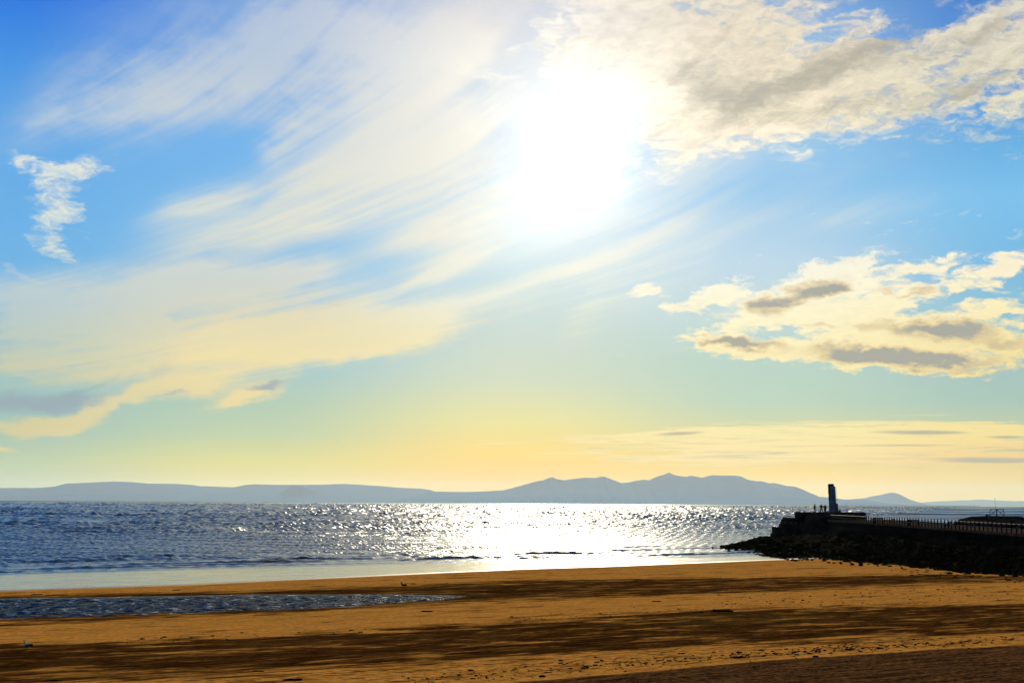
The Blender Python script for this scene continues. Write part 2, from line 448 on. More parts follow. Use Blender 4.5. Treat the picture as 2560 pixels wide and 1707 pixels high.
def principled(w, color, rough=0.8, spec=0.3, bump=None, bdist=0.02, bstr=1.0, metallic=0.0, ior=1.45):
    b = w.new('ShaderNodeBsdfPrincipled')
    w.put(b.inputs['Base Color'], color)
    w.put(b.inputs['Roughness'], rough)
    w.put(b.inputs['Specular IOR Level'], spec)
    b.inputs['Metallic'].default_value = metallic
    b.inputs['IOR'].default_value = ior
    if bump is not None:
        bn = w.new('ShaderNodeBump')
        w.put(bn.inputs['Strength'], bstr)
        bn.inputs['Distance'].default_value = bdist
        w.put(bn.inputs['Height'], bump)
        w.t.links.new(bn.outputs[0], b.inputs['Normal'])
    out = w.new('ShaderNodeOutputMaterial')
    w.t.links.new(b.outputs[0], out.inputs[0])
    return b


def simple_mat(name, c1, c2, scale=3.0, rough=0.8, spec=0.3, bdist=0.01, metallic=0.0, space='Object'):
    m, w = material(name)
    tc = w.new('ShaderNodeTexCoord')
    p = V(w, tc.outputs[space])
    n = w.noise(p, scale, 6, 0.65)
    col = w.mix(w.smooth(n, 0.3, 0.7), c1, c2)
    principled(w, col, rough, spec, w.noise(p, scale * 4, 5, 0.6), bdist, 1.0, metallic)
    return m


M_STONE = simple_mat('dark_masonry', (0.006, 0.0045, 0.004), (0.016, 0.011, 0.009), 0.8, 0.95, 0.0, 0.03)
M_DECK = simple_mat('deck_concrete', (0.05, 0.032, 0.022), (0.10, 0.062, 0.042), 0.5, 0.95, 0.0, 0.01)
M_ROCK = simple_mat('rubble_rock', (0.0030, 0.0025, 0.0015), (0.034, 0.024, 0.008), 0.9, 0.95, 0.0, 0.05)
M_IRON = simple_mat('weathered_iron', (0.006, 0.005, 0.004), (0.018, 0.011, 0.008), 4.0, 0.9, 0.0, 0.004)
M_RAIL = simple_mat('galvanised_rail', (0.05, 0.052, 0.055), (0.10, 0.10, 0.11), 4.0, 0.6, 0.3, 0.002, 0.0)
M_TOWER = simple_mat('tower_paint', (0.07, 0.095, 0.165), (0.12, 0.16, 0.24), 0.9, 0.85, 0.0, 0.008)
M_CLOTH = simple_mat('dark_cloth', (0.010, 0.010, 0.012), (0.025, 0.024, 0.028), 8, 0.9, 0.1, 0.003)
M_CLOTH2 = simple_mat('navy_cloth', (0.012, 0.016, 0.030), (0.030, 0.040, 0.060), 8, 0.9, 0.1, 0.003)
M_CLOTH3 = simple_mat('teal_cloth', (0.02, 0.06, 0.07), (0.04, 0.10, 0.11), 8, 0.9, 0.1, 0.003)
M_SKIN = simple_mat('skin', (0.22, 0.13, 0.09), (0.28, 0.17, 0.12), 8, 0.6, 0.3, 0.001)
M_HAIR = simple_mat('hair', (0.012, 0.009, 0.007), (0.03, 0.02, 0.012), 20, 0.7, 0.3, 0.002)
M_FUR = simple_mat('dark_fur', (0.010, 0.009, 0.008), (0.03, 0.025, 0.02), 20, 0.9, 0.1, 0.004)
M_WHITE_FEATHER = simple_mat('pale_feathers', (0.30, 0.34, 0.42), (0.42, 0.46, 0.54), 20, 0.8, 0.2, 0.002)
M_GREY_FEATHER = simple_mat('dark_grey_feathers', (0.02, 0.022, 0.026), (0.045, 0.048, 0.055), 20, 0.8, 0.2, 0.002)
M_BROWN_FEATHER = simple_mat('brown_feathers', (0.02, 0.014, 0.010), (0.05, 0.034, 0.022), 20, 0.8, 0.2, 0.002)
M_BEAK = simple_mat('beak', (0.10, 0.07, 0.02), (0.16, 0.10, 0.03), 20, 0.5, 0.3, 0.001)
M_HULL = simple_mat('hull_paint', (0.04, 0.05, 0.07), (0.07, 0.08, 0.10), 1, 0.6, 0.3, 0.01)
M_WEED = simple_mat('seaweed', (0.010, 0.007, 0.002), (0.040, 0.030, 0.005), 2.5, 0.95, 0.0, 0.01)
M_HILL = simple_mat('hill_haze_blue', (0.04, 0.24, 0.50), (0.05, 0.27, 0.54), 0.0012, 1.0, 0.0, 0.1)  # blue of aerial haze painted into the hills' base colour

# ------------------------------------------------------------------ object helpers


def link(name, me, mat=None, parent=None, smooth=False):
    o = bpy.data.objects.new(name, me)
    COL.objects.link(o)
    if mat is not None and len(me.materials) == 0:
        me.materials.append(mat)
    if parent is not None:
        o.parent = parent
    if smooth:
        me.polygons.foreach_set('use_smooth', [True] * len(me.polygons))
    return o


def tag(o, label=None, cat=None, group=None, kind=None):
    if label: o['label'] = label
    if cat: o['category'] = cat
    if group: o['group'] = group
    if kind: o['kind'] = kind
    return o


def empty(name, loc=(0, 0, 0), rz=0.0):
    o = bpy.data.objects.new(name, None)
    COL.objects.link(o)
    o.location = loc
    o.rotation_euler = (0, 0, rz)
    o.empty_display_size = 0.3
    return o


def mesh_from(name, verts, faces):
    me = bpy.data.meshes.new(name)
    me.from_pydata([tuple(v) for v in verts], [], faces)
    me.update()
    return me


class MB:
    """collects simple solids and links them as one mesh"""
    def __init__(self):
        self.bm = bmesh.new()

    def box(self, c, s, rot=None, bevel=0.0):
        g = bmesh.ops.create_cube(self.bm, size=1.0)
        M = Matrix.Translation(c) @ (rot.to_4x4() if rot else Matrix()) @ Matrix.Diagonal((*s, 1))
        bmesh.ops.transform(self.bm, matrix=M, verts=g['verts'])
        if bevel:
            es = list({e for v in g['verts'] for e in v.link_edges})
            bmesh.ops.bevel(self.bm, geom=es, offset=bevel, segments=2, profile=0.5, affect='EDGES')
        return self

    def bar(self, a, b, r, r2=None, seg=8, square=False):
        a, b = Vector(a), Vector(b)
        d = b - a
        q = d.to_track_quat('Z', 'Y').to_matrix().to_4x4()
        M = Matrix.Translation((a + b) / 2) @ q
        if square:
            g = bmesh.ops.create_cube(self.bm, size=1.0)
            bmesh.ops.transform(self.bm, matrix=M @ Matrix.Diagonal((r * 2, r * 2, d.length, 1)), verts=g['verts'])
        else:
            g = bmesh.ops.create_cone(self.bm, cap_ends=True, segments=seg, radius1=r, radius2=r if r2 is None else r2, depth=d.length)
            bmesh.ops.transform(self.bm, matrix=M, verts=g['verts'])
        return self

    def ball(self, c, s, sub=2, rot=None):
        g = bmesh.ops.create_icosphere(self.bm, subdivisions=sub, radius=1.0)
        M = Matrix.Translation(c) @ (rot.to_4x4() if rot else Matrix()) @ Matrix.Diagonal((*s, 1))
        bmesh.ops.transform(self.bm, matrix=M, verts=g['verts'])
        return self

    def prism(self, pts, z0, z1):
        vb = [self.bm.verts.new((p[0], p[1], z0)) for p in pts]
        vt = [self.bm.verts.new((p[0], p[1], z1)) for p in pts]
        n = len(pts)
        self.bm.faces.new(vt)
        self.bm.faces.new(vb[::-1])
        for i in range(n):
            self.bm.faces.new((vb[i], vb[(i + 1) % n], vt[(i + 1) % n], vt[i]))
        return self

    def build(self, name, mat, parent=None, smooth=False):
        bmesh.ops.recalc_face_normals(self.bm, faces=self.bm.faces)
        me = bpy.data.meshes.new(name)
        self.bm.to_mesh(me)
        self.bm.free()
        return link(name, me, mat, parent, smooth)


def skin_obj(name, chains, mat, parent=None, levels=1):
    """one continuous surface grown round connected joints: chains = [(pos, radius), ...] joined where joints coincide"""
    verts, edges, radii, index = [], [], [], {}
    for ch in chains:
        prev = None
        for p, r in ch:
            key = tuple(round(c, 4) for c in p)
            if key not in index:
                index[key] = len(verts)
                verts.append(p); radii.append(r)
            i = index[key]
            if prev is not None and prev != i:
                edges.append((prev, i))
            prev = i
    me = bpy.data.meshes.new(name + '_joints')
    me.from_pydata(verts, edges, [])
    o = bpy.data.objects.new(name, me)
    COL.objects.link(o)
    o.modifiers.new('skin', 'SKIN')
    for i, sv in enumerate(me.skin_vertices[0].data):
        rr = radii[i] if isinstance(radii[i], (tuple, list)) else (radii[i], radii[i])
        sv.radius = rr
        sv.use_root = (i == 0)
    m2 = o.modifiers.new('sub', 'SUBSURF')
    m2.levels = m2.render_levels = levels
    dg = bpy.context.evaluated_depsgraph_get()
    dg.update()
    new = bpy.data.meshes.new_from_object(o.evaluated_get(dg))
    o.modifiers.clear()
    o.data = new
    new.name = name
    new.materials.clear()
    new.materials.append(mat)
    new.polygons.foreach_set('use_smooth', [True] * len(new.polygons))
    if parent is not None:
        o.parent = parent
    return o


# ------------------------------------------------------------------ the beach frame: s along the shore, t towards the sea
TH = rad(32.0)
CT, ST = math.cos(TH), math.sin(TH)


def st_of(x, y):
    return x * CT + y * ST, -x * ST + y * CT


def xy_of(s, t):
    return s * CT - t * ST, s * ST + t * CT


def lin_interp(q, xs, ys):
    """np.interp that carries the end slopes gently on"""
    q = np.asarray(q, float)
    r = np.interp(q, xs, ys)
    return r


def ground_px(px, py, iters=12):
    """where a sight line meets the beach"""
    D = 100.0
    z = 0.0
    r = ray(px, py)
    for _ in range(iters):
        k = (z - CAM_H) / r.z
        x, y = r.x * k, r.y * k
        z = float(beach_base(x, y))
    return x, y, z


_w = []
for p in [(-300, 1446), (0, 1437), (450, 1424), (900, 1413), (1150, 1407), (1400, 1402), (1650, 1397), (1850, 1392), (2000, 1386)]:
    r_ = ray(*p); k_ = -CAM_H / r_.z
    _w.append(st_of(r_.x * k_, r_.y * k_))
_w.sort()
SHORE_S = [a for a, b in _w]
SHORE_T = [b for a, b in _w]


def shore_t(s):
    return lin_interp(s, SHORE_S, SHORE_T)


def beach_base(x, y):
    s, t = st_of(np.asarray(x, float), np.asarray(y, float))
    off = shore_t(s) - t                       # metres inland of the water's edge
    z = np.where(off < 0, off * 0.03, off * 0.0095)
    z = np.minimum(z, 1.25 + 0.002 * off)
    return np.maximum(z, -3.0)


def curve(pts):
    """a line drawn along the beach, as t(s)"""
    q = []
    for px, py in pts:
        x, y, z = ground_px(px, py)
        q.append(st_of(x, y))
    q.sort()
    xs = [a for a, b in q]; ys = [b for a, b in q]
    return lambda s: lin_interp(s, xs, ys)


L_FILM = curve([(-300, 1494), (0, 1476), (460, 1461), (900, 1440), (1280, 1423), (1500, 1416), (1900, 1400), (2100, 1392)])
L_D1T = curve([(-300, 1494), (0, 1489), (640, 1476), (1000, 1462), (1280, 1451), (1650, 1444), (1920, 1442), (2300, 1434), (2560, 1440), (2800, 1445)])
L_D1B = curve([(-300, 1580), (0, 1560), (640, 1536), (1000, 1514), (1280, 1500), (1650, 1488), (1920, 1477), (2300, 1461), (2560, 1452), (2800, 1450)])
L_PT = curve([(-300, 1502), (0, 1498), (320, 1493), (640, 1487), (900, 1486), (1100, 1485), (1180, 1487), (1265, 1490)])
L_PB = curve([(-300, 1568), (0, 1552), (320, 1541), (640, 1530), (900, 1518), (1100, 1503), (1180, 1496), (1265, 1493)])
L_D2T = curve([(-300, 1612), (0, 1606), (300, 1604), (640, 1590), (1000, 1572), (1280, 1550), (1600, 1531), (1920, 1520), (2300, 1511), (2560, 1508), (2800, 1507)])
L_D2B = curve([(-300, 1730), (0, 1712), (300, 1702), (640, 1684), (1000, 1664), (1280, 1645), (1600, 1626), (1920, 1606), (2300, 1590), (2560, 1582), (2800, 1575)])
L_D3T = curve([(800, 1745), (1280, 1704), (1600, 1680), (1920, 1650), (2300, 1625), (2560, 1611), (2800, 1600)])


def smoothstep(x):
    x = np.clip(x, 0, 1)
    return x * x * (3 - 2 * x)


def axis(parts):
    out = []
    for a, b, st in parts:
        n = max(1, int(round((b - a) / st)))
        out += list(np.linspace(a, b, n, endpoint=False))
    out.append(parts[-1][1])
    return np.array(out)


def geo(a, b, n):
    return np.geomspace(a, b, n)


def grid_mesh(name, X, Y, Z):
    nr, nc = X.shape
    co = np.stack([X, Y, Z], -1).reshape(-1, 3).astype(np.float32)
    idx = np.arange(nr * nc).reshape(nr, nc)
    f = np.stack([idx[:-1, :-1], idx[:-1, 1:], idx[1:, 1:], idx[1:, :-1]], -1).reshape(-1, 4)
    me = bpy.data.meshes.new(name)
    me.vertices.add(len(co)); me.vertices.foreach_set('co', co.ravel())
    me.loops.add(f.size); me.loops.foreach_set('vertex_index', f.ravel().astype(np.int32))
    me.polygons.add(len(f))
    me.polygons.foreach_set('loop_start', np.arange(0, f.size, 4, dtype=np.int32))
    me.polygons.foreach_set('loop_total', np.full(len(f), 4, dtype=np.int32))
    me.polygons.foreach_set('use_smooth', np.ones(len(f), bool))
    me.update(calc_edges=True)
    return me


def fbm2(x, y, seed, octaves=4, gain=0.5):
    """sum of rotated sines with random phases: cheap smooth relief"""
    r = np.random.default_rng(seed)
    out = np.zeros_like(x)
    amp, fr = 1.0, 1.0
    for o in range(octaves):
        for k in range(5):
            a = r.uniform(0, 2 * math.pi); ph = r.uniform(0, 2 * math.pi); ff = fr * r.uniform(0.7, 1.4)
            out += amp * np.sin((x * math.cos(a) + y * math.sin(a)) * ff + ph) / 5
        amp *= gain; fr *= 2.1
    return out


# ---- beach
def build_beach():
    sx = np.concatenate([-geo(120, 900, 14)[::-1][:-1], axis([(-120, 130, 0.8)]), geo(130, 900, 14)[1:]])
    tt = np.concatenate([-geo(12, 900, 22)[::-1][:-1], axis([(-12, 120, 0.45), (120, 190, 0.9)]), [200, 230, 300]])
    S, T = np.meshgrid(sx, tt)
    X, Y = xy_of(S, T)
    Z = beach_base(X, Y)
    off = shore_t(S) - T
    pool = smoothstep((L_PT(S) - T) / 4.0 + 0.2) * smoothstep((T - L_PB(S)) / 5.0 + 0.2)
    pool *= smoothstep((ground_s_end - S) / 6.0)
    flat = 1 - smoothstep((off - 150) / 60)
    Z = Z - 0.10 * pool + 0.010 * fbm2(S * 0.25, T * 0.8, 3) * np.clip(off / 10, 0, 1) * flat
    Z = Z + 0.05 * pool * fbm2(S * 0.9, T * 1.8, 13, 4)
    me = grid_mesh('beach', X, Y, Z)
    d1 = smoothstep((L_D1T(S) - T) / 8.0 + 0.5) * smoothstep((T - L_D1B(S)) / 9.0 + 0.5)
    d2 = smoothstep((L_D2T(S) - T) / 7.0 + 0.5) * smoothstep((T - L_D2B(S)) / 5.5 + 0.5)
    d3 = smoothstep((L_D3T(S) - T) / 0.9 + 0.5)
    film = smoothstep((T - L_FILM(S)) / 3.0 + 0.5)
    lit = smoothstep((T - L_D3T(S)) / 1.0) * smoothstep((L_D2B(S) - T) / 1.5 + 0.5)
    for nm, arr in (('damp', np.maximum(d1, d2)), ('coarse', d3), ('film', film), ('litter', lit)):
        a = me.attributes.new(nm, 'FLOAT', 'POINT')
        a.data.foreach_set('value', arr.astype(np.float32).ravel())
    m, w = material('beach_sand')
    tc = w.new('ShaderNodeTexCoord')
    p = w.mapping(V(w, tc.outputs['Object']), (0, 0, 0), (0, 0, -TH), (1, 1, 1))   # x along the shore

    def attr(n):
        a = w.new('ShaderNodeAttribute', attribute_name=n)
        return V(w, a.outputs['Fac'])
    damp, coarse, film_, lit_ = attr('damp'), attr('coarse'), attr('film'), attr('litter')
    st = w.noise(w.vmath('MULTIPLY', p, (0.10, 0.44, 1)), 1.0, 6, 0.68, 0.4)
    st2 = w.noise(w.vmath('MULTIPLY', p, (0.35, 2.4, 1)), 1.0, 5, 0.65)
    fine = w.noise(w.vmath('MULTIPLY', p, (1.0, 2.2, 1)), 3.0, 6, 0.7)
    grain = w.noise(p, 14.0, 4, 0.7)
    mott = w.noise(w.vmath('MULTIPLY', p, (0.30, 0.85, 1)), 1.0, 5, 0.65, 0.6)
    dm = w.smooth(damp + (st - 0.5) * 2.4 + (st2 - 0.5) * 1.8 + (mott - 0.5) * 2.8, 0.10, 0.98)
    green = w.smooth(w.noise(w.vmath('MULTIPLY', p, (0.03, 0.12, 1)), 1.0, 3, 0.5) + (st2 - 0.5) * 0.6, 0.45, 0.75)
    dry = w.mix(w.smooth(fine, 0.3, 0.75), (0.62, 0.240, 0.032), (0.94, 0.42, 0.082))
    dry = w.mix(w.smooth(mott, 0.50, 0.72) * 0.65, dry, (0.34, 0.12, 0.018))
    dry = w.mix(w.smooth(st2, 0.42, 0.75) * 0.35, dry, (0.30, 0.13, 0.028))
    wet = w.mix(green * 0.8, (0.040, 0.0115, 0.0025), (0.050, 0.028, 0.004))
    wet = w.mix(w.smooth(st2 + (fine - 0.5) * 0.5, 0.40, 0.72) * 0.75, wet, (0.19, 0.085, 0.018))
    col = w.mix(dm, dry, wet)
    crs = w.smooth(coarse + (st2 - 0.5) * 0.9 + (mott - 0.5) * 0.8, 0.30, 0.80)
    cc = w.mix(w.smooth(fine * 0.45 + st2 * 0.35 + grain * 0.2, 0.42, 0.60), (0.020, 0.009, 0.005), (0.24, 0.105, 0.032))
    col = w.mix(crs, col, cc)
    specks = w.smooth(w.noise(w.vmath('MULTIPLY', p, (1.0, 3.0, 1)), 1.6, 3, 0.6) + lit_ * 0.10 + (st2 - 0.5) * 0.35, 0.66, 0.72)
    col = w.mix(specks * 0.85, col, (0.035, 0.026, 0.007))
    col = w.mix(film_ * 0.9, col, (0.10, 0.055, 0.028))
    rip = w.noise(w.vmath('MULTIPLY', p, (0.7, 4.5, 1)), 1.0, 4, 0.7, 0.3)
    tone = w.line(grain * 0.3 + fine * 0.35 + rip * 0.35, 0.38, 0.62, 0.62, 1.32)
    col = w.mix(film_ * 0.7, w.vmath('SCALE', col, tone), col)
    rough = w.line(film_ * w.line(mott, 0.35, 0.65, 0.9, 1.05), 0, 1, 0.9, 0.13)
    spec = w.line(film_, 0, 1, 0.0, 0.5)
    hgt = mott * 0.8 + fine * 0.7 + grain * 0.25 + st2 * 0.5 + specks * 0.8 + w.noise(w.vmath('MULTIPLY', p, (1, 3, 1)), 1.1, 3, 0.5) * 0.6
    bs = w.line(film_, 0, 1, 1.0, 0.10)
    principled(w, col, rough, spec, hgt, 0.08, bs)
    o = link('beach', me, m)
    tag(o, kind='structure')
    # the tidal pool, a sheet of water lying in its hollow
    sx = axis([(-90, ground_s_end + 1, 0.2)])
    rows = np.linspace(0, 1, 170)
    S2, K = np.meshgrid(sx, rows)
    taper = smoothstep((ground_s_end - S2) / 5.0) * 0.98 + 0.02
    top, bot = L_PT(S2), L_PB(S2)
    mid = (top + bot) / 2
    T2 = mid + (K - 0.5) * (top - bot) * taper
    X2, Y2 = xy_of(S2, T2)
    Z2 = beach_base(*xy_of(S2, mid)) - 0.03 + 0.0 * X2
    rg = np.random.default_rng(21)
    rip = np.zeros_like(X2)
    for k in range(30):
        lam = rg.uniform(0.45, 1.3); a = rg.normal(0, 0.7)
        rip += lam * np.sin(S2 * math.sin(a) * 6.283 / lam + T2 * math.cos(a) * 6.283 / lam + rg.uniform(0, 6.28))
    edge = smoothstep((K * (top - bot)) / 2.5) * smoothstep(((1 - K) * (top - bot)) / 2.5)
    Z2 = Z2 + 0.0085 * rip * edge * taper
    me2 = grid_mesh('tidal_pool', X2, Y2, Z2)
    m2, w = material('pool_water')
    tc = w.new('ShaderNodeTexCoord')
    p = w.mapping(V(w, tc.outputs['Object']), (0, 0, 0), (0, 0, -TH), (1, 1, 1))
    h = w.noise(w.vmath('MULTIPLY', p, (0.9, 2.0, 1)), 1.0, 5, 0.62)
    h2 = w.noise(w.vmath('MULTIPLY', p, (2.5, 3.5, 1)), 1.0, 3, 0.6)
    calm = w.smooth(w.noise(w.vmath('MULTIPLY', p, (0.8, 0.55, 1)), 1.6, 4, 0.6, 0.3), 0.56, 0.66)
    gl = principled(w, (0.007, 0.010, 0.024), 0.05, 0.5, h + h2 * 0.5, 0.30, w.line(calm, 0, 1, 1.0, 0.25), 0.0, 1.33)
    df = w.new('ShaderNodeBsdfDiffuse')
    df.inputs[0].default_value = (0.012, 0.014, 0.030, 1)
    mx = w.new('ShaderNodeMixShader')
    w.put(mx.inputs[0], w.line(calm, 0, 1, 0.30, 1.0))
    w.t.links.new(df.outputs[0], mx.inputs[1]); w.t.links.new(gl.outputs[0], mx.inputs[2])
    w.t.links.new(mx.outputs[0], [n for n in w.t.nodes if n.type == 'OUTPUT_MATERIAL'][0].inputs[0])
    o2 = link('tidal_pool', me2, m2)
    tag(o2, kind='structure')


_x, _y, _z = ground_px(1270, 1491)
ground_s_end = st_of(_x, _y)[0]
build_beach()


# ---- sea
def build_sea():
    sx = np.concatenate([-geo(110, 45000, 24)[::-1][:-1], axis([(-110, 175, 0.38)]), geo(175, 45000, 24)[1:]])
    rows = [-7.0]
    while rows[-1] < 9000:
        rows.append(rows[-1] + max(0.3, rows[-1] / 290.0))
    toff = np.concatenate([rows, geo(rows[-1], 130000, 30)[1:]])
    S, O = np.meshgrid(sx, toff)
    wide = np.maximum(1.0, (O + 150) / 300)
    wide = np.where(np.abs(S) > 175, np.minimum(wide, 14), wide)
    S = S * wide + 0.62 * O
    T = shore_t(S) + O
    X, Y = xy_of(S, T)
    X = np.clip(X, -58000, 58000)
    Y = np.clip(Y, -19000, 50800)
    near = 0.25 * smoothstep((O + 1.0) / 8.0) + 0.75 * smoothstep((O - 4.0) / 30.0)
    far = 1 - smoothstep((O - 6000) / 2800.0)
    rng = np.random.default_rng(5)
    Z = np.zeros_like(S)
    rsp = np.maximum(0.3, O / 290.0)[:, :1]
    gust = 1 + 0.35 * fbm2(S * 0.03, O * 0.02, 31, 3)
    NW = 78
    for k in range(NW):                                   # short crested chop, coarser only where it is far off
        ly = 1.0 * (95 / 1.0) ** (k / (NW - 1.0)) * rng.uniform(0.92, 1.08)
        size = ly / (3.2 * rsp)
        wgt = smoothstep(size * 1.6 - 1.2) * (1 - smoothstep((size - 2.6) / 2.0))
        if wgt.max() <= 0:
            continue
        lx = max(ly * rng.uniform(0.8, 1.6) * min(1.0, (8.0 / ly) ** 0.4), 0.15 * ly + 1.3)
        sg = rng.choice((-1, 1))
        amp = min(0.0115 * ly, 0.09 + 0.0045 * ly)
        r_ = np.where(wgt[:, 0] > 0)[0]
        a, b = r_[0], r_[-1] + 1
        Z[a:b] += amp * wgt[a:b] * np.sin(sg * S[a:b] * 6.2832 / lx + O[a:b] * 6.2832 / ly + rng.uniform(0, 6.28) + 0.8 * np.sin(S[a:b] * 0.11 + k) + 0.5 * np.sin(O[a:b] * 0.07 + 2 * k))
    Z *= gust
    s0 = st_of(*ground_px(1640, 1398)[:2])[0]
    Z *= 1 - 0.6 * smoothstep((S - s0) / 25.0) * (1 - smoothstep((O - 40) / 90.0))
    Z *= near * far
    wob = 2.2 * np.sin(S * 0.05 + 1) + 1.2 * np.sin(S * 0.13 + 0.3) + 0.5 * np.sin(S * 0.37)
    for c, amp, wd in ((2.2, 0.05, 0.8), (4.6, 0.10, 1.0), (8.0, 0.20, 1.2), (12.5, 0.27, 1.5), (18.0, 0.26, 1.7), (25, 0.20, 2.0), (34, 0.16, 2.2)):
        env = np.clip(0.45 + 0.9 * np.sin(S * 0.11 + c * 3.1) * np.sin(S * 0.043 + c) + 0.3 * np.sin(S * 0.31 + c), 0.0, 1.3)
        if c < 7:
            env = 0.5 + 0.5 * env
        q = (O - c - wob * min(1, c / 14.0)) / wd
        Z += amp * env * 1.25 * np.exp(-np.where(q > 0, (q * 0.6) ** 2, (q * 3.0) ** 2))
    Z += 0.004
    me = grid_mesh('sea', X, Y, Z)
    m, w = material('sea_water')
    tc = w.new('ShaderNodeTexCoord')
    p = w.mapping(V(w, tc.outputs['Object']), (0, 0, 0), (0, 0, -TH), (1, 1, 1))
    p2 = w.vmath('MULTIPLY', p, (0.55, 1.0, 1.0))
    h1 = w.noise(p2, 0.30, 4, 0.62)
    h2 = w.noise(w.vmath('ADD', p2, (31, 7, 0)), 1.4, 4, 0.6)
    patch = w.noise(w.vmath('MULTIPLY', p, (0.004, 0.010, 1)), 1.0, 3, 0.5)
    hh = (h1 * 2.2 + h2 * 0.42) * w.line(patch, 0.3, 0.7, 0.8, 1.15)
    principled(w, (0.005, 0.026, 0.042), 0.17, 0.5, hh, 0.16, 1.0, 0.0, 1.33)
    o = link('sea', me, m)
    tag(o, kind='structure')


build_sea()


# ------------------------------------------------------------------ far hills
def build_hill(name, sky, D, depth, seed, rough=1.0, base=None, label=None):
    """a range traced from its skyline, standing D metres off with real foothills before and behind it"""
    xs = [p[0] for p in sky]; ys = [p[1] for p in sky]
    n = int((xs[-1] - xs[0]) / 4) + 2
    px = np.linspace(xs[0], xs[-1], n)
    py = np.interp(px, xs, ys)
    P = [at(a, b, D) for a, b in zip(px, py)]
    X = np.array([p.x for p in P]); H = np.array([p.z for p in P])
    rows = [(-1.0, 0.0), (-0.8, 0.10), (-0.6, 0.26), (-0.42, 0.45), (-0.27, 0.64), (-0.14, 0.82), (-0.05, 0.95), (0, 1.0), (0.1, 0.9), (0.4, 0.5), (1.0, 0.0)]
    XX, YY, ZZ = [], [], []
    r = np.random.default_rng(seed)
    for k, (f, h) in enumerate(rows):
        yy = D + f * depth
        sc = yy / D
        rel = 1.0 if f == 0 else 1 + 0.25 * rough * (fbm2(X / 900.0, np.full_like(X, f * 7.0), seed, 4, 0.6)) * (1 - h * 0.9)
        XX.append(X * (1 + (sc - 1) * 0.35))
        YY.append(np.full_like(X, yy) + (0 if f == 0 else 1) * 0.06 * depth * fbm2(X / 1500.0, np.full_like(X, f * 5.0), seed + 9, 3))
        z = np.maximum(H, 0) * h * rel
        z = np.where(H * h < 1, -30, z)
        ZZ.append(z)
    me = grid_mesh(name, np.array(XX), np.array(YY), np.array(ZZ))
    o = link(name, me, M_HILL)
    tag(o, kind='structure')
    return o


LEFT = [(-900, 1252), (-700, 1236), (-400, 1226), (-200, 1222), (0, 1219.5), (60, 1219), (90, 1219.5), (135, 1216), (165, 1208), (200, 1207), (250, 1204.5), (285, 1203), (330, 1204.5), (370, 1208),
        (440, 1209), (480, 1211.5), (500, 1215), (520, 1215), (550, 1216.5), (585, 1217.5), (612, 1212), (635, 1210), (690, 1211.5), (740, 1211.5), (800, 1211), (860, 1209), (900, 1211), (925, 1213),
        (960, 1215), (990, 1218), (1030, 1220), (1055, 1221), (1075, 1224), (1088, 1228), (1120, 1240), (1150, 1262)]
MID = [(980, 1262), (1040, 1236), (1088, 1228), (1130, 1229), (1170, 1229), (1230, 1227), (1258, 1225), (1275, 1221), (1300, 1214), (1340, 1203), (1358, 1200), (1370, 1195), (1381, 1192.5), (1392, 1197),
       (1410, 1200), (1430, 1197), (1460, 1193.5), (1490, 1194), (1503, 1190.5), (1512, 1191), (1530, 1198), (1553, 1207), (1575, 1205), (1585, 1202), (1600, 1200), (1612, 1198.5), (1622, 1200), (1645, 1190),
       (1660, 1186), (1671, 1181), (1684, 1187), (1700, 1190), (1715, 1191), (1727, 1188.5), (1742, 1191), (1755, 1193.5), (1768, 1190), (1780, 1187), (1800, 1188), (1838, 1188), (1855, 1191), (1866, 1198),
       (1880, 1200.5), (1893, 1202.5), (1902, 1202), (1912, 1204), (1922, 1207.5), (1936, 1206.5), (1950, 1210), (1965, 1214), (1985, 1215.5), (1998, 1220), (2012, 1226), (2026, 1238), (2032, 1240),
       (2060, 1242), (2085, 1244), (2100, 1247.5), (2120, 1248), (2150, 1246), (2165, 1250), (2185, 1263)]
PEAK = [(2080, 1263), (2110, 1248.5), (2140, 1247.5), (2165, 1244), (2180, 1240), (2200, 1237), (2215, 1233), (2230, 1230.5), (2240, 1232), (2250, 1236), (2262, 1244), (2275, 1249), (2290, 1255), (2300, 1260), (2312, 1264)]
RIGHT_R = [(2270, 1264), (2296, 1256), (2320, 1254.5), (2345, 1252.5), (2370, 1252), (2400, 1250), (2420, 1250), (2450, 1248), (2480, 1249.5), (2510, 1251), (2540, 1252), (2560, 1251.5), (2650, 1249), (2800, 1247), (3000, 1250), (3300, 1258)]
HOLY = [(640, 1257), (665, 1249), (688, 1237), (700, 1232), (710, 1228), (722, 1218), (735, 1214.5), (750, 1214.5), (762, 1218), (775, 1224), (790, 1227), (805, 1232), (830, 1238), (850, 1245), (880, 1257)]
SPUR = [(900, 1257), (960, 1250), (1010, 1241), (1050, 1234), (1090, 1231.5), (1130, 1233), (1170, 1234.5), (1190, 1238), (1230, 1246), (1280, 1260)]
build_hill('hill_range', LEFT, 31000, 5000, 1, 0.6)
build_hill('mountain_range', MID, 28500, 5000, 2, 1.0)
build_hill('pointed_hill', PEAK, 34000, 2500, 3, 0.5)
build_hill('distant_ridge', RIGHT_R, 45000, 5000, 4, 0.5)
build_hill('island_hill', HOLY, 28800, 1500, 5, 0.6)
build_hill('headland', SPUR, 29500, 1200, 6, 0.6)


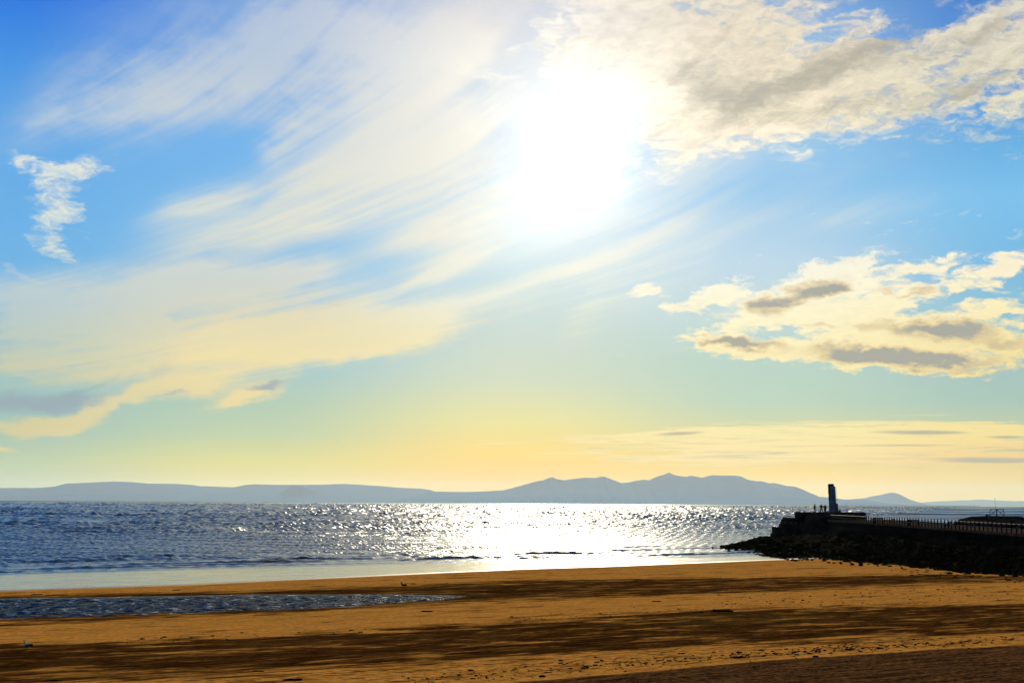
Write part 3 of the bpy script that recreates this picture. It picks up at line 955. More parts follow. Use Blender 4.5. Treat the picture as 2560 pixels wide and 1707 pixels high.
# ------------------------------------------------------------------ haze over the firth
def build_haze():
    mb = MB()
    mb.box((0, 15200, 328), (120000, 71600, 660))
    o = mb.build('haze', None)
    m = bpy.data.materials.new('haze_air')
    m.use_nodes = True
    w = NT(m.node_tree)
    v = w.new('ShaderNodeVolumePrincipled')
    v.inputs['Color'].default_value = (0.65, 0.80, 0.86, 1)
    v.inputs['Density'].default_value = 1.4e-5
    v.inputs['Anisotropy'].default_value = 0.45
    out = w.new('ShaderNodeOutputMaterial')
    w.t.links.new(v.outputs[0], out.inputs['Volume'])
    o.data.materials.clear(); o.data.materials.append(m)
    tag(o, kind='stuff')


build_haze()


# ------------------------------------------------------------------ the pier
def lerp(a, b, f):
    return a + (b - a) * f


DECK_Z = 3.9
NEAR = [(48.6, 60.0), (56.0, 156.0), (62.0, 245.0), (64.6, 292.0)]     # landward edge of the deck, towards the camera
W_DECK = 9.0


def near_x(y):
    return float(np.interp(y, [p[1] for p in NEAR], [p[0] for p in NEAR]))


def build_pier():
    root = empty('pier', (60, 200, 0))
    inv = Vector((60, 200, 0))
    tag(root, 'long dark stone harbour pier with a pale deck running out to the beacon tower', 'pier')
    # wall body with a slight batter, courses modelled by a stepped face
    mb = MB()
    ys = [60, 100, 156, 200, 245, 292]
    for z0, z1, out in ((-3.0, 1.3, 0.9), (1.3, 2.6, 0.45), (2.6, DECK_Z - 0.28, 0.12)):
        pts = [(near_x(y) - out, y) for y in ys] + [(near_x(y) + W_DECK + out, y) for y in ys[::-1]]
        mb.prism([(p[0] - inv.x, p[1] - inv.y) for p in pts], z0, z1)
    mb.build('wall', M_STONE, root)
    mb = MB()
    pts = [(near_x(y) - 0.2, y) for y in ys] + [(near_x(y) + W_DECK + 0.2, y) for y in ys[::-1]]
    mb.prism([(p[0] - inv.x, p[1] - inv.y) for p in pts], DECK_Z - 0.28, DECK_Z)
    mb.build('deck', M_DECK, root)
    # kerb along the seaward side
    mb = MB()
    for a, b in zip(ys[:-1], ys[1:]):
        pa = Vector((near_x(a) + W_DECK - 0.15 - inv.x, a - inv.y, DECK_Z + 0.10)); pb = Vector((near_x(b) + W_DECK - 0.15 - inv.x, b - inv.y, DECK_Z + 0.10))
        mb.bar(pa, pb, 0.15, square=True)
    mb.build('kerb', M_STONE, root)
    # raised head with its stepped left end
    hz = at(1990, 1281.3, 300).z
    mb = MB()

    def X(px, D): return at(px, 1290, D).x - inv.x
    mb.prism([(X(1986.5, 296), 296 - 200), (X(2163, 296), 296 - 200), (X(2165.5, 313), 313 - 200), (X(1990, 313), 313 - 200)], -2, hz)
    mb.build('raised_head', M_STONE, root)
    mb = MB()
    for xl, yt, yb in ((1985.5, 1294, 1299), (1981.5, 1299, 1305), (1979.5, 1305, 1311), (1976.2, 1311, 1318)):
        z1, z0 = at(xl, yt, 294.5).z, at(xl, yb, 294.5).z
        x0 = X(xl, 294.5)
        mb.box(((x0 + X(1992, 294.5)) / 2, 301 - 200, (z1 - 2) / 2), (X(1992, 294.5) - x0, 12 + (yt - 1290) * 0.05, z1 + 2), bevel=0.08)
    zl = at(1955, 1318, 288).z
    mb.box(((X(1951.5, 288) + X(1990, 288)) / 2, 290 - 200 + 2, (zl - 2) / 2), (X(1990, 288) - X(1951.5, 288), 12, zl + 2), bevel=0.1)
    mb.box(((X(1948.5, 288) + X(1960, 288)) / 2, 290 - 200 + 2, (zl - 1.3 - 2) / 2), (X(1960, 288) - X(1948.5, 288), 13, zl - 1.3 + 2), bevel=0.1)
    mb.build('stepped_end', M_STONE, root)
    mb = MB()
    for xa, xb, y, D in ((2080, 2165, 1293, 295.4),):
        z = at(2100, 1281.0, 296).z
        mb.box(((X(1992, D) + X(2164, D)) / 2, 296.2 - 200, z + 0.02), (X(2164, D) - X(1992, D), 0.5, 0.18), bevel=0.03)
    mb.build('coping', M_STONE, root)
    return hz


HEAD_Z = build_pier()


# ---- railing along the landward edge
def build_railing():
    root = empty('railing', (near_x(156), 156, DECK_Z))
    base = Vector((near_x(156), 156, DECK_Z))
    tag(root, 'long post and rail fence along the landward edge of the pier deck', 'railing')
    mbp = MB()
    mbp.box((0, 0, 0.56), (0.13, 0.13, 1.12), bevel=0.015)
    mbp.box((0, 0, 1.14), (0.17, 0.17, 0.05), bevel=0.01)
    mbp.box((0, 0, 0.02), (0.24, 0.24, 0.04), bevel=0.005)
    post0 = mbp.build('post', M_IRON, root)
    ysp = []
    y = 112.0
    while y < 292:
        ysp.append(y); y += 2.0
    for i, y in enumerate(ysp[:95]):
        o = post0 if i == 0 else post0.copy()
        if i:
            COL.objects.link(o); o.parent = root
        o.location = (near_x(y) + 0.12 - base.x, y - base.y, 0.0)
        o.rotation_euler = (rad(random.uniform(-1, 1)), rad(random.uniform(-1, 1)), rad(random.uniform(-4, 4)))
    for h, nm in ((1.03, 'top_rail'), (0.55, 'mid_rail')):
        mb = MB()
        for a, b in zip(ysp[:-1], ysp[1:]):
            mb.bar((near_x(a) + 0.12 - base.x, a - base.y, h), (near_x(b) + 0.12 - base.x, b - base.y, h), 0.024, seg=6)
        mb.build(nm, M_RAIL, root)


build_railing()


# ---- benches on the deck behind the railing
def build_benches():
    root = empty('bench', (0, 0, 0))
    mb = MB()
    for k in range(3):
        mb.box((-0.16 + 0.16 * k, 0, 0.45), (0.13, 1.7, 0.05), bevel=0.01)
    mb.build('seat', M_IRON, root)
    mb = MB()
    for k in range(3):
        mb.box((0.30 + 0.03 * k, 0, 0.60 + 0.14 * k), (0.05, 1.7, 0.11), bevel=0.01)
    mb.build('backrest', M_IRON, root)
    for sy in (-0.72, 0.72):
        mb = MB()
        mb.box((-0.2, sy, 0.21), (0.09, 0.09, 0.42)); mb.box((0.26, sy, 0.44), (0.09, 0.09, 0.88), bevel=0.0); mb.box((0.03, sy, 0.385), (0.42, 0.07, 0.07))
        mb.build('leg', M_IRON, root)
    spots = [(2364, 'dark slatted bench behind the pier railing, nearest to the dark mound'),
             (2279, 'dark slatted bench behind the pier railing, second one left of the dark mound'),
             (2223, 'dark slatted bench behind the pier railing, third one left of the dark mound'),
             (2192, 'small looking dark bench behind the pier railing, nearest to the beacon tower')]
    for i, (px, lab) in enumerate(spots):
        if i == 0:
            o = root
        else:
            o = root.copy(); COL.objects.link(o)
            for ch in root.children:
                c = ch.copy(); COL.objects.link(c); c.parent = o
        # find the deck line distance where this column meets the railing
        D = 150.0
        for _ in range(30):
            D = (near_x(D) + 1.0) / ((px - 1280) / F)
        o.location = (near_x(D) + 1.0, D, DECK_Z)
        o.rotation_euler = (0, 0, rad(88 if i % 2 else -4))
        tag(o, lab, 'bench', 'benches on the pier deck')


build_benches()


# ---- beacon tower
def build_tower():
    D = 303.0
    b = at(2081.5, 1281, D)
    root = empty('beacon_tower', (b.x, D, HEAD_Z), 0)
    tag(root, 'slim blue grey round beacon tower on the pier head beside the standing people', 'beacon tower')
    k = D / F
    lean = 0.0

    def hx(px): return (px - 2081.5) * k

    def hz(py): return (1281 - py) * k
    mb = MB()
    # shaft: (centre px, half width px, y)
    prof = [(2083.0, 9.9, 1281), (2082.6, 9.6, 1262), (2081.6, 9.0, 1257), (2081.3, 8.9, 1240), (2080.9, 8.7, 1222), (2080.8, 8.7, 1217.5), (2080.4, 7.6, 1215.3), (2079.5, 6.6, 1214.4)]
    rings = []
    for c, r, y in prof:
        ring = [mb.bm.verts.new((hx(c) + math.cos(a) * r * k, math.sin(a) * r * k, hz(y))) for a in [rad(15 + 30 * q) for q in range(12)]]
        rings.append(ring)
    for r0, r1 in zip(rings[:-1], rings[1:]):
        for q in range(12):
            mb.bm.faces.new((r0[q], r0[(q + 1) % 12], r1[(q + 1) % 12], r1[q]))
    mb.bm.faces.new(rings[-1]); mb.bm.faces.new(rings[0][::-1])
    mb.build('shaft', M_TOWER, root)
    mb = MB()
    mb.box((hx(2073.2), -0.15, hz(1225)), (0.16, 0.9, 1.6), bevel=0.03)
    mb.box((hx(2073.4), -0.15, hz(1243)), (0.12, 0.7, 1.2), bevel=0.03)
    mb.build('service_duct', M_STONE, root)
    mb = MB()
    mb.box((hx(2092.0), -0.2, hz(1269.5)), (0.34, 0.8, 1.95), bevel=0.04)
    mb.build('door_surround', M_STONE, root)
    mb = MB()
    for z in np.arange(0.4, 5.2, 0.32):
        mb.bar((hx(2088), -0.80, z), (hx(2091.0), -0.72, z), 0.018, seg=5)
    mb.bar((hx(2088), -0.80, 0.2), (hx(2087.5), -0.76, 5.5), 0.022, seg=5)
    mb.bar((hx(2091.0), -0.72, 0.2), (hx(2089.5), -0.66, 5.5), 0.022, seg=5)
    mb.build('ladder', M_IRON, root)
    # lantern cap: wedge on short stubs
    mb = MB()
    P0 = [(hx(2071.3), hz(1215.2)), (hx(2084.4), hz(1214.6)), (hx(2084.2), hz(1210.0)), (hx(2073.8), hz(1210.0))]
    v0 = [mb.bm.verts.new((x, -0.55, z)) for x, z in P0]; v1 = [mb.bm.verts.new((x, 0.55, z)) for x, z in P0]
    mb.bm.faces.new(v0); mb.bm.faces.new(v1[::-1])
    for q in range(4):
        mb.bm.faces.new((v0[q], v1[q], v1[(q + 1) % 4], v0[(q + 1) % 4]))
    mb.build('lantern_housing', M_IRON, root)
    mb = MB()
    mb.box((hx(2079), 0, hz(1209.7)), (1.0, 1.25, 0.05), bevel=0.01)
    mb.build('roof_plate', M_IRON, root)
    mb = MB()
    pts = [(hx(2086.0), -0.45), (hx(2087.2), 0.0), (hx(2086.0), 0.45)]
    for x, y in pts:
        mb.bar((x, y, hz(1215.5)), (x - 0.06, y, hz(1211.2)), 0.02, seg=6)
    for a, b2 in zip(pts[:-1], pts[1:]):
        mb.bar((a[0] - 0.06, a[1], hz(1211.2)), (b2[0] - 0.06, b2[1], hz(1211.2)), 0.02, seg=6)
        mb.bar((a[0], a[1], hz(1213.4)), (b2[0], b2[1], hz(1213.4)), 0.016, seg=6)
    mb.build('guard_rail', M_RAIL, root)


build_tower()


# ------------------------------------------------------------------ people
def hand_chain(wrist, d, up, side):
    """palm and five bent fingers as chains leaving the wrist; d = pointing direction"""
    d = Vector(d).normalized(); up = Vector(up).normalized(); sd_ = d.cross(up).normalized() * side
    wrist = Vector(wrist)
    palm = wrist + d * 0.055
    chains = [[(wrist, 0.026), (palm, (0.036, 0.018))]]
    for k, (off, ln) in enumerate(((-0.030, 0.070), (-0.010, 0.080), (0.010, 0.076), (0.029, 0.060))):
        base = palm + sd_ * off + d * 0.03
        mid = base + d * ln * 0.5 - up * ln * 0.18
        tip = mid + d * ln * 0.38 - up * ln * 0.38
        chains.append([(palm, (0.036, 0.018)), (base, 0.0095), (mid, 0.0085), (tip, 0.007)])
    th = wrist + d * 0.025 - sd_ * 0.035
    chains.append([(wrist, 0.026), (th, 0.012), (th + d * 0.03 - sd_ * 0.02, 0.009), (th + d * 0.055 - sd_ * 0.02, 0.008)])
    return chains


def build_person(name, loc, rz, label, J, coat=None, shorts=False, top=M_CLOTH, legs=M_CLOTH, group=None, hood=False):
    root = empty(name, loc, rz)
    tag(root, label, 'person', group)
    root.scale = (1.22, 1.22, 1.06)
    g = lambda k: Vector(J[k])
    pel, chest, neck, head = g('pelvis'), g('chest'), g('neck'), g('head')
    ch = [[(pel, (0.145, 0.11)), (lerp(pel, chest, 0.5), (0.135, 0.10)), (chest, (0.165, 0.115)), (neck, 0.062), (lerp(neck, head, 0.45), 0.058), (head, (0.078, 0.092)), (head + Vector((0, 0, 0.075)), (0.066, 0.080))]]
    for s_ in ('l', 'r'):
        ch.append([(chest, (0.165, 0.115)), (g('sh_' + s_), 0.062), (g('el_' + s_), 0.043), (g('wr_' + s_), 0.028)])
        ch.append([(pel, (0.145, 0.11)), (g('hip_' + s_), 0.095), (g('kn_' + s_), 0.060), (g('an_' + s_), 0.042), (g('toe_' + s_), (0.045, 0.030))])
        d = (g('wr_' + s_) - g('el_' + s_)).normalized()
        hv = J.get('hd_' + s_)
        d2 = Vector(hv) if hv else d
        for c in hand_chain(g('wr_' + s_), d2, (0, -1, 0.2) if abs(d2.z) > 0.7 else (0, 0, 1), 1 if s_ == 'l' else -1):
            ch.append([(Vector(p), r) for p, r in c])
    skin_obj('body', ch, M_SKIN, root)
    fw = Vector((0, 1, 0))
    # clothing, a little proud of the body
    tch = [[(pel + Vector((0, 0, -0.02)), (0.165, 0.13)), (lerp(pel, chest, 0.5), (0.160, 0.125)), (chest, (0.19, 0.135)), (neck + Vector((0, 0, -0.02)), 0.085)]]
    for s_ in ('l', 'r'):
        tch.append([(chest, (0.19, 0.135)), (g('sh_' + s_), 0.085), (g('el_' + s_), 0.062), (lerp(g('el_' + s_), g('wr_' + s_), 0.92), 0.045)])
    skin_obj('jacket', tch, top, root)
    lch = []
    for s_ in ('l', 'r'):
        end = lerp(g('kn_' + s_), g('an_' + s_), 0.05 if shorts else 0.9)
        lch.append([(pel, (0.155, 0.12)), (g('hip_' + s_), 0.115), (g('kn_' + s_), 0.082 if not shorts else 0.09), (end, 0.062 if not shorts else 0.088)])
    skin_obj('trousers' if not shorts else 'shorts', lch, legs, root)
    if coat:
        mb = MB()
        n = 14
        rr = []
        for zf, rx, ry in ((0.0, 0.20, 0.15), (-0.18, 0.215, 0.17), (-0.42, 0.235, 0.19), (-coat, 0.245, 0.20)):
            rr.append([mb.bm.verts.new((pel.x + math.cos(6.283 * q / n) * rx, pel.y + math.sin(6.283 * q / n) * ry, pel.z + 0.12 + zf)) for q in range(n)])
        for a, b in zip(rr[:-1], rr[1:]):
            for q in range(n):
                mb.bm.faces.new((a[q], a[(q + 1) % n], b[(q + 1) % n], b[q]))
        mb.bm.faces.new(rr[0])
        mb.build('coat_skirt', top, root, True)
    for s_ in ('l', 'r'):
        mb = MB()
        a, t = g('an_' + s_), g('toe_' + s_)
        mb.ball(((a.x + t.x) / 2, (a.y + t.y) / 2, a.z - 0.045), (0.052, 0.14, 0.045), 2, Matrix.Rotation(math.atan2(-(t.x - a.x), t.y - a.y), 3, 'Z'))
        mb.build('shoe', M_CLOTH, root, True)
    # face
    mb = MB()
    hd = head + Vector((0, 0, 0.03))
    mb.bar(hd + fw * 0.088 + Vector((0, 0, 0.018)), hd + fw * 0.112 + Vector((0, 0, -0.012)), 0.008, 0.013, 6)
    mb.build('nose', M_SKIN, root)
    mb = MB(); mb.box(hd + fw * 0.090 + Vector((0, 0, -0.045)), (0.045, 0.012, 0.008), bevel=0.003); mb.build('mouth', M_CLOTH, root)
    for sx_ in (-0.032, 0.032):
        mb = MB(); mb.ball(hd + fw * 0.083 + Vector((sx_, 0, 0.022)), (0.012, 0.010, 0.009), 1); mb.build('eye', M_HAIR, root)
        mb = MB(); mb.ball(hd + Vector((sx_ * 2.5, 0, 0.0)), (0.012, 0.02, 0.032), 1); mb.build('ear', M_SKIN, root)
    mb = MB()
    mb.ball(hd + Vector((0, -0.018, 0.045)), (0.088, 0.100, 0.085), 2)
    mb.build('hair', M_CLOTH if hood else M_HAIR, root, True)
    return root


STAND = dict(pelvis=(0, 0, 0.93), chest=(0, -0.01, 1.30), neck=(0, 0, 1.47), head=(0, 0.02, 1.60),
             sh_l=(-0.19, 0, 1.41), sh_r=(0.19, 0, 1.41), el_l=(-0.25, 0.02, 1.14), el_r=(0.25, 0.02, 1.14), wr_l=(-0.22, 0.10, 0.93), wr_r=(0.22, 0.10, 0.93),
             hip_l=(-0.09, 0, 0.90), hip_r=(0.09, 0, 0.90), kn_l=(-0.11, 0.02, 0.50), kn_r=(0.11, 0.02, 0.50), an_l=(-0.12, -0.02, 0.09), an_r=(0.12, -0.02, 0.09),
             toe_l=(-0.13, 0.13, 0.035), toe_r=(0.13, 0.13, 0.035))


def pose(**kw):
    d = dict(STAND); d.update(kw); return d


GP = 'people on the pier head'
p = at(2036.8, 1281, 299.5)
build_person('person', (p.x, 299.5, HEAD_Z), rad(-80), 'leftmost person on the pier head, side on in shorts, holding something at the waist',
             pose(an_l=(-0.10, 0.16, 0.09), toe_l=(-0.11, 0.31, 0.035), kn_l=(-0.10, 0.14, 0.50), an_r=(0.10, -0.20, 0.09), toe_r=(0.11, -0.06, 0.035), kn_r=(0.10, -0.05, 0.49),
                  el_r=(0.22, -0.04, 1.14), wr_r=(0.14, 0.24, 1.10), el_l=(-0.22, -0.04, 1.14), wr_l=(-0.10, 0.26, 1.08), head=(0, 0.045, 1.60)),
             shorts=True, top=M_CLOTH, legs=M_CLOTH2, group=GP)
p = at(2053.8, 1281, 299.5)
build_person('person', (p.x, 299.5, HEAD_Z), rad(172), 'broad person in a jacket standing with legs apart, middle of the three',
             pose(sh_l=(-0.22, 0, 1.41), sh_r=(0.22, 0, 1.41), el_l=(-0.35, -0.04, 1.17), el_r=(0.35, -0.04, 1.17), wr_l=(-0.22, 0.08, 1.00), wr_r=(0.22, 0.08, 1.00),
                  an_l=(-0.20, 0.0, 0.09), toe_l=(-0.24, 0.14, 0.035), kn_l=(-0.15, 0.03, 0.50), an_r=(0.17, -0.02, 0.09), toe_r=(0.20, 0.12, 0.035), kn_r=(0.13, 0.02, 0.50)),
             top=M_CLOTH, legs=M_CLOTH, group=GP)
p = at(2063.2, 1281.5, 299.5)
build_person('person', (p.x, 299.5, HEAD_Z - 0.02), rad(205), 'person in a long dark coat with hands raised to the chest, next to the tower',
             pose(sh_l=(-0.20, 0, 1.37), sh_r=(0.20, 0, 1.37), chest=(0, -0.01, 1.27), neck=(0, 0, 1.43), head=(0, 0.05, 1.54), el_l=(-0.27, 0.06, 1.12), el_r=(0.27, 0.06, 1.12), wr_l=(-0.10, 0.26, 1.24), wr_r=(0.10, 0.26, 1.24), hd_l=(0.5, 0.4, 0.6), hd_r=(-0.5, 0.4, 0.6)),
             coat=0.62, top=M_CLOTH, legs=M_CLOTH, group=GP)
# seated person at the foot of the tower
p = at(2098.6, 1284, 296.4)
build_person('person', (p.x, 296.6, HEAD_Z - 0.42), rad(178), 'person in a teal top sitting low just right of the beacon tower',
             pose(pelvis=(0, 0, 0.46), chest=(0, 0.02, 0.80), neck=(0, 0.05, 0.95), head=(0, 0.08, 1.06), sh_l=(-0.19, 0.02, 0.90), sh_r=(0.19, 0.02, 0.90), el_l=(-0.23, 0.06, 0.66), el_r=(0.23, 0.06, 0.66),
                  wr_l=(-0.13, 0.27, 0.56), wr_r=(0.13, 0.27, 0.56), hip_l=(-0.09, 0.05, 0.45), hip_r=(0.09, 0.05, 0.45), kn_l=(-0.11, 0.45, 0.47), kn_r=(0.11, 0.45, 0.47),
                  an_l=(-0.12, 0.46, 0.08), an_r=(0.12, 0.46, 0.08), toe_l=(-0.13, 0.60, 0.03), toe_r=(0.13, 0.60, 0.03)),
             top=M_CLOTH3, legs=M_CLOTH2, group=GP)


# ---- small dog at the feet of the third person
def build_dog():
    p = at(2067.6, 1281, 299.2)
    root = empty('dog', (p.x, 299.0, HEAD_Z), rad(-90))
    tag(root, 'small dark dog standing between the person in the long coat and the tower', 'dog')
    Vv = Vector
    ch = [[(Vv((0, -0.20, 0.30)), (0.085, 0.09)), (Vv((0, 0, 0.29)), (0.085, 0.10)), (Vv((0, 0.18, 0.31)), (0.09, 0.12)), (Vv((0, 0.28, 0.40)), 0.065), (Vv((0, 0.33, 0.46)), (0.062, 0.062)), (Vv((0, 0.43, 0.44)), 0.034), (Vv((0, 0.47, 0.435)), 0.024)],
          [(Vv((0, -0.20, 0.30)), (0.085, 0.09)), (Vv((0, -0.31, 0.36)), 0.022), (Vv((0, -0.37, 0.46)), 0.014)]]
    for sx in (-0.07, 0.07):
        ch.append([(Vv((0, 0.18, 0.31)), (0.09, 0.12)), (Vv((sx, 0.17, 0.20)), 0.034), (Vv((sx, 0.18, 0.11)), 0.022), (Vv((sx, 0.17, 0.03)), 0.019), (Vv((sx, 0.205, 0.018)), 0.02)])
        ch.append([(Vv((0, -0.20, 0.30)), (0.085, 0.09)), (Vv((sx, -0.17, 0.21)), 0.045), (Vv((sx, -0.26, 0.12)), 0.022), (Vv((sx, -0.23, 0.03)), 0.019), (Vv((sx, -0.195, 0.018)), 0.02)])
    skin_obj('body', ch, M_FUR, root)
    for sx in (-0.045, 0.045):
        mb = MB(); mb.bar((sx, 0.31, 0.50), (sx * 1.3, 0.30, 0.57), 0.024, 0.006, 6); mb.build('ear', M_FUR, root)


build_dog()


# ---- gulls on the sand
def build_gull(px, py, rz, label, back, scale=1.0, name='gull', crouch=False):
    x, y, z = ground_px(px, py)
    root = empty(name, (x, y, z), rz)
    root.scale = (scale,) * 3
    tag(root, label, 'gull', 'gulls on the beach')
    Vv = Vector
    h = -0.07 if crouch else 0.0
    body = [[(Vv((0, -0.16, 0.135 + h)), (0.030, 0.022)), (Vv((0, -0.07, 0.155 + h)), (0.060, 0.050)), (Vv((0, 0.03, 0.175 + h)), (0.066, 0.062)), (Vv((0, 0.085, 0.215 + h)), 0.044), (Vv((0, 0.105, 0.275 + h)), 0.028), (Vv((0, 0.115, 0.315 + h)), 0.031), (Vv((0, 0.125, 0.335 + h)), 0.026)]]
    skin_obj('body', body, M_WHITE_FEATHER if crouch else M_BROWN_FEATHER, root)
    for sx in (-1, 1):
        mb = MB()
        mb.ball((sx * 0.050, -0.05, 0.180 + h), (0.022, 0.135, 0.045), 2, Matrix.Rotation(rad(-14), 3, 'X'))
        mb.bar((sx * 0.04, -0.14, 0.165 + h), (sx * 0.012, -0.27, 0.135 + h), 0.022, 0.004, 6)
        mb.build('wing', back, root, True)
        mb = MB()
        mb.bar((sx * 0.025, 0.01, 0.12 + h), (sx * 0.027, 0.005, 0.0), 0.006, 0.005, 6)
        for a in (-25, 0, 25):
            mb.bar((sx * 0.027, 0.005, 0.006), (sx * 0.027 + math.sin(rad(a)) * 0.035, 0.005 + math.cos(rad(a)) * 0.035, 0.004), 0.004, 0.002, 5)
        mb.build('leg', M_BEAK, root)
        mb = MB(); mb.ball((sx * 0.022, 0.135, 0.335 + h), (0.005, 0.006, 0.006), 1); mb.build('eye', M_HAIR, root)
    mb = MB(); mb.bar((0, 0.14, 0.33 + h), (0, 0.19, 0.318 + h), 0.011, 0.003, 6); mb.build('beak', M_BEAK, root)
    mb = MB(); mb.ball((0, -0.19, 0.128 + h), (0.028, 0.06, 0.008), 1); mb.build('tail', back, root)


build_gull(1008, 1469.5, rad(78), 'brown gull standing on the pale sand between the sea and the long pool', M_BROWN_FEATHER, 1.4)
build_gull(68, 1621, rad(72), 'pale headed gull with a dark grey back crouching on dark sand, far left', M_GREY_FEATHER, 1.3, crouch=True)


# ------------------------------------------------------------------ rubble slope below the pier
FOOT_PX = [(1806, 1371), (1832, 1376), (1876, 1384), (1925, 1392), (1970, 1399), (2035, 1401), (2100, 1405), (2160, 1411), (2200, 1414), (2260, 1418), (2300, 1421), (2400, 1433), (2480, 1438), (2560, 1441), (2700, 1452), (2900, 1468)]


def foot_pt(a, b):
    x, y, z = ground_px(a, b)
    if z < 0.03:                                # in the shallows the bank ends at the water's surface
        r_ = ray(a, b)
        k_ = (0.03 - CAM_H) / r_.z
        x, y = r_.x * k_, r_.y * k_
    return x, y


FOOT = [foot_pt(a, b) for a, b in FOOT_PX]


def slope_profile(f):
    return f


def build_rubble():
    # top edge of the slope, just under the pier wall, matched to the foot points by distance out
    n = len(FOOT)
    top = [at(*c) for c in ((1806, 1369.5, 232), (1832, 1364.5, 238), (1866, 1356, 250), (1893, 1346, 261), (1922, 1344, 270), (1947, 1340.5, 280))]
    for y in (262, 248, 236, 220, 208, 180, 165, 150, 128, 100):
        top.append(Vector((near_x(y) - 0.9, y, 1.6)))
    r = np.random.default_rng(11)
    rows = 26
    grid = []
    for i in range(n * 6 - 5):
        f = i / 6.0
        a = min(int(f), n - 2); u = f - a
        F0 = Vector((*FOOT[a], 0)).lerp(Vector((*FOOT[a + 1], 0)), u)
        T0 = top[a].lerp(top[a + 1], u)
        zf = max(float(beach_base(F0.x, F0.y)), 0.12)
        col = []
        for j in range(rows):
            v = j / (rows - 1)
            P = Vector((lerp(F0.x, T0.x, v), lerp(F0.y, T0.y, v), lerp(zf - 0.25, T0.z, v ** 0.85)))
            col.append(P)
        col.append(T0 + Vector((0.8, 2.5, -0.9)))
        col.append(T0 + Vector((1.6, 5.5, -3.5)))
        grid.append(col)
    rows += 2
    XX = np.array([[p.x for p in c] for c in grid]); YY = np.array([[p.y for p in c] for c in grid]); ZZ = np.array([[p.z for p in c] for c in grid])
    ZZ = ZZ + 0.18 * fbm2(XX * 1.3, YY * 0.8, 4) * np.linspace(0.2, 1, rows)[None, :]
    me = grid_mesh('rubble_bank', XX, YY, ZZ)
    bm = bmesh.new(); bm.from_mesh(me); bmesh.ops.recalc_face_normals(bm, faces=bm.faces); bm.to_mesh(me); bm.free()
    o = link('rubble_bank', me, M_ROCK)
    tag(o, kind='structure')
    # boulder shapes
    shapes = []
    for q in range(9):
        bm = bmesh.new()
        bmesh.ops.create_icosphere(bm, subdivisions=2, radius=1.0)
        for vtx in bm.verts:
            nrm = vtx.co.normalized()
            k = 1 + 0.42 * mnoise.noise(nrm * 1.1 + Vector((q * 7.3, 0, 0))) + 0.16 * mnoise.noise(nrm * 3.1 + Vector((0, q * 5.1, 0)))
            vtx.co = nrm * k
        # flat broken faces
        for c in range(5):
            nn = Vector(RNG.normal(size=3)).normalized()
            dd = 0.62 + 0.2 * random.random()
            for vtx in bm.verts:
                e = vtx.co.dot(nn) - dd
                if e > 0:
                    vtx.co -= nn * e * 0.9
        me = bpy.data.meshes.new('boulder'); bm.to_mesh(me); bm.free(); me.materials.append(M_ROCK)
        shapes.append(me)

    def spot(u, v):
        v = v * (rows - 3) / (rows - 1)
        fi = u * (len(grid) - 1); a = min(int(fi), len(grid) - 2); uf = fi - a
        vi = v * (rows - 1); b = min(int(vi), rows - 2); vf = vi - b
        return grid[a][b].lerp(grid[a + 1][b], uf).lerp(grid[a][b + 1].lerp(grid[a + 1][b + 1], uf), vf)
    # nearly 300 single boulders, the rest as one mass
    cand = []
    # skyline boulders of the toe, traced
    for px, py, D, sz in ((1893, 1344.5, 262, 1.0), (1903, 1344, 266, .8), (1884, 1349, 258, .7), (1921, 1343.5, 270, .9), (1914, 1346, 266, .7), (1930, 1346, 272, .8), (1939, 1343, 275, 1.0), (1946, 1341, 279, .9),
                          (1873, 1353, 252, .7), (1863, 1355, 247, .9), (1853, 1358, 243, .9), (1845, 1362, 240, .6), (1832, 1367, 237, .8), (1826, 1368.5, 236, .5), (1803, 1369.5, 234, .45), (1809, 1371, 233, .35), (1838, 1377, 222, .4), (1846, 1378, 221, .5), (1868, 1382, 217, .4)):
        P = at(px, py, D)
        s_ = sz * random.uniform(0.85, 1.1)
        cand.append((Vector((P.x, D, P.z - s_ * 0.45)), s_))
    for k in range(150):                                  # the toe is piled thickly
        P = spot(random.random() * 0.30, random.random())
        s_ = random.uniform(0.30, 0.60)
        cand.append((P + Vector((random.uniform(-.2, .2), random.uniform(-.3, .3), s_ * random.uniform(0.0, 0.3))), s_))
    while len(cand) < 2400:
        u = random.random() ** 0.9; v = random.random() ** 1.0
        P = spot(u, v)
        s_ = random.uniform(0.22, 0.58) * (1.0 if v > 0.1 else 0.7)
        cand.append((P + Vector((random.uniform(-.2, .2), random.uniform(-.3, .3), s_ * random.uniform(-0.05, 0.3))), s_))
    for k in range(26):                                   # strays on the sand and in the shallows
        u = random.random(); P = spot(u, 0)
        s_ = random.uniform(0.10, 0.28)
        cand.append((P + Vector((random.uniform(-2.5, 0.3), random.uniform(-3.5, 0.5), 0.28)), s_))
    order = sorted(range(len(cand)), key=lambda i: (0 if i < 19 else 1, -cand[i][1] / cand[i][0].y))
    # only those the camera can plausibly see (left of the frame edge)
    vis = [i for i in order if (cand[i][0].x / cand[i][0].y) * F + 1280 < 2575]
    single = set(vis[:285])
    mass = MB()
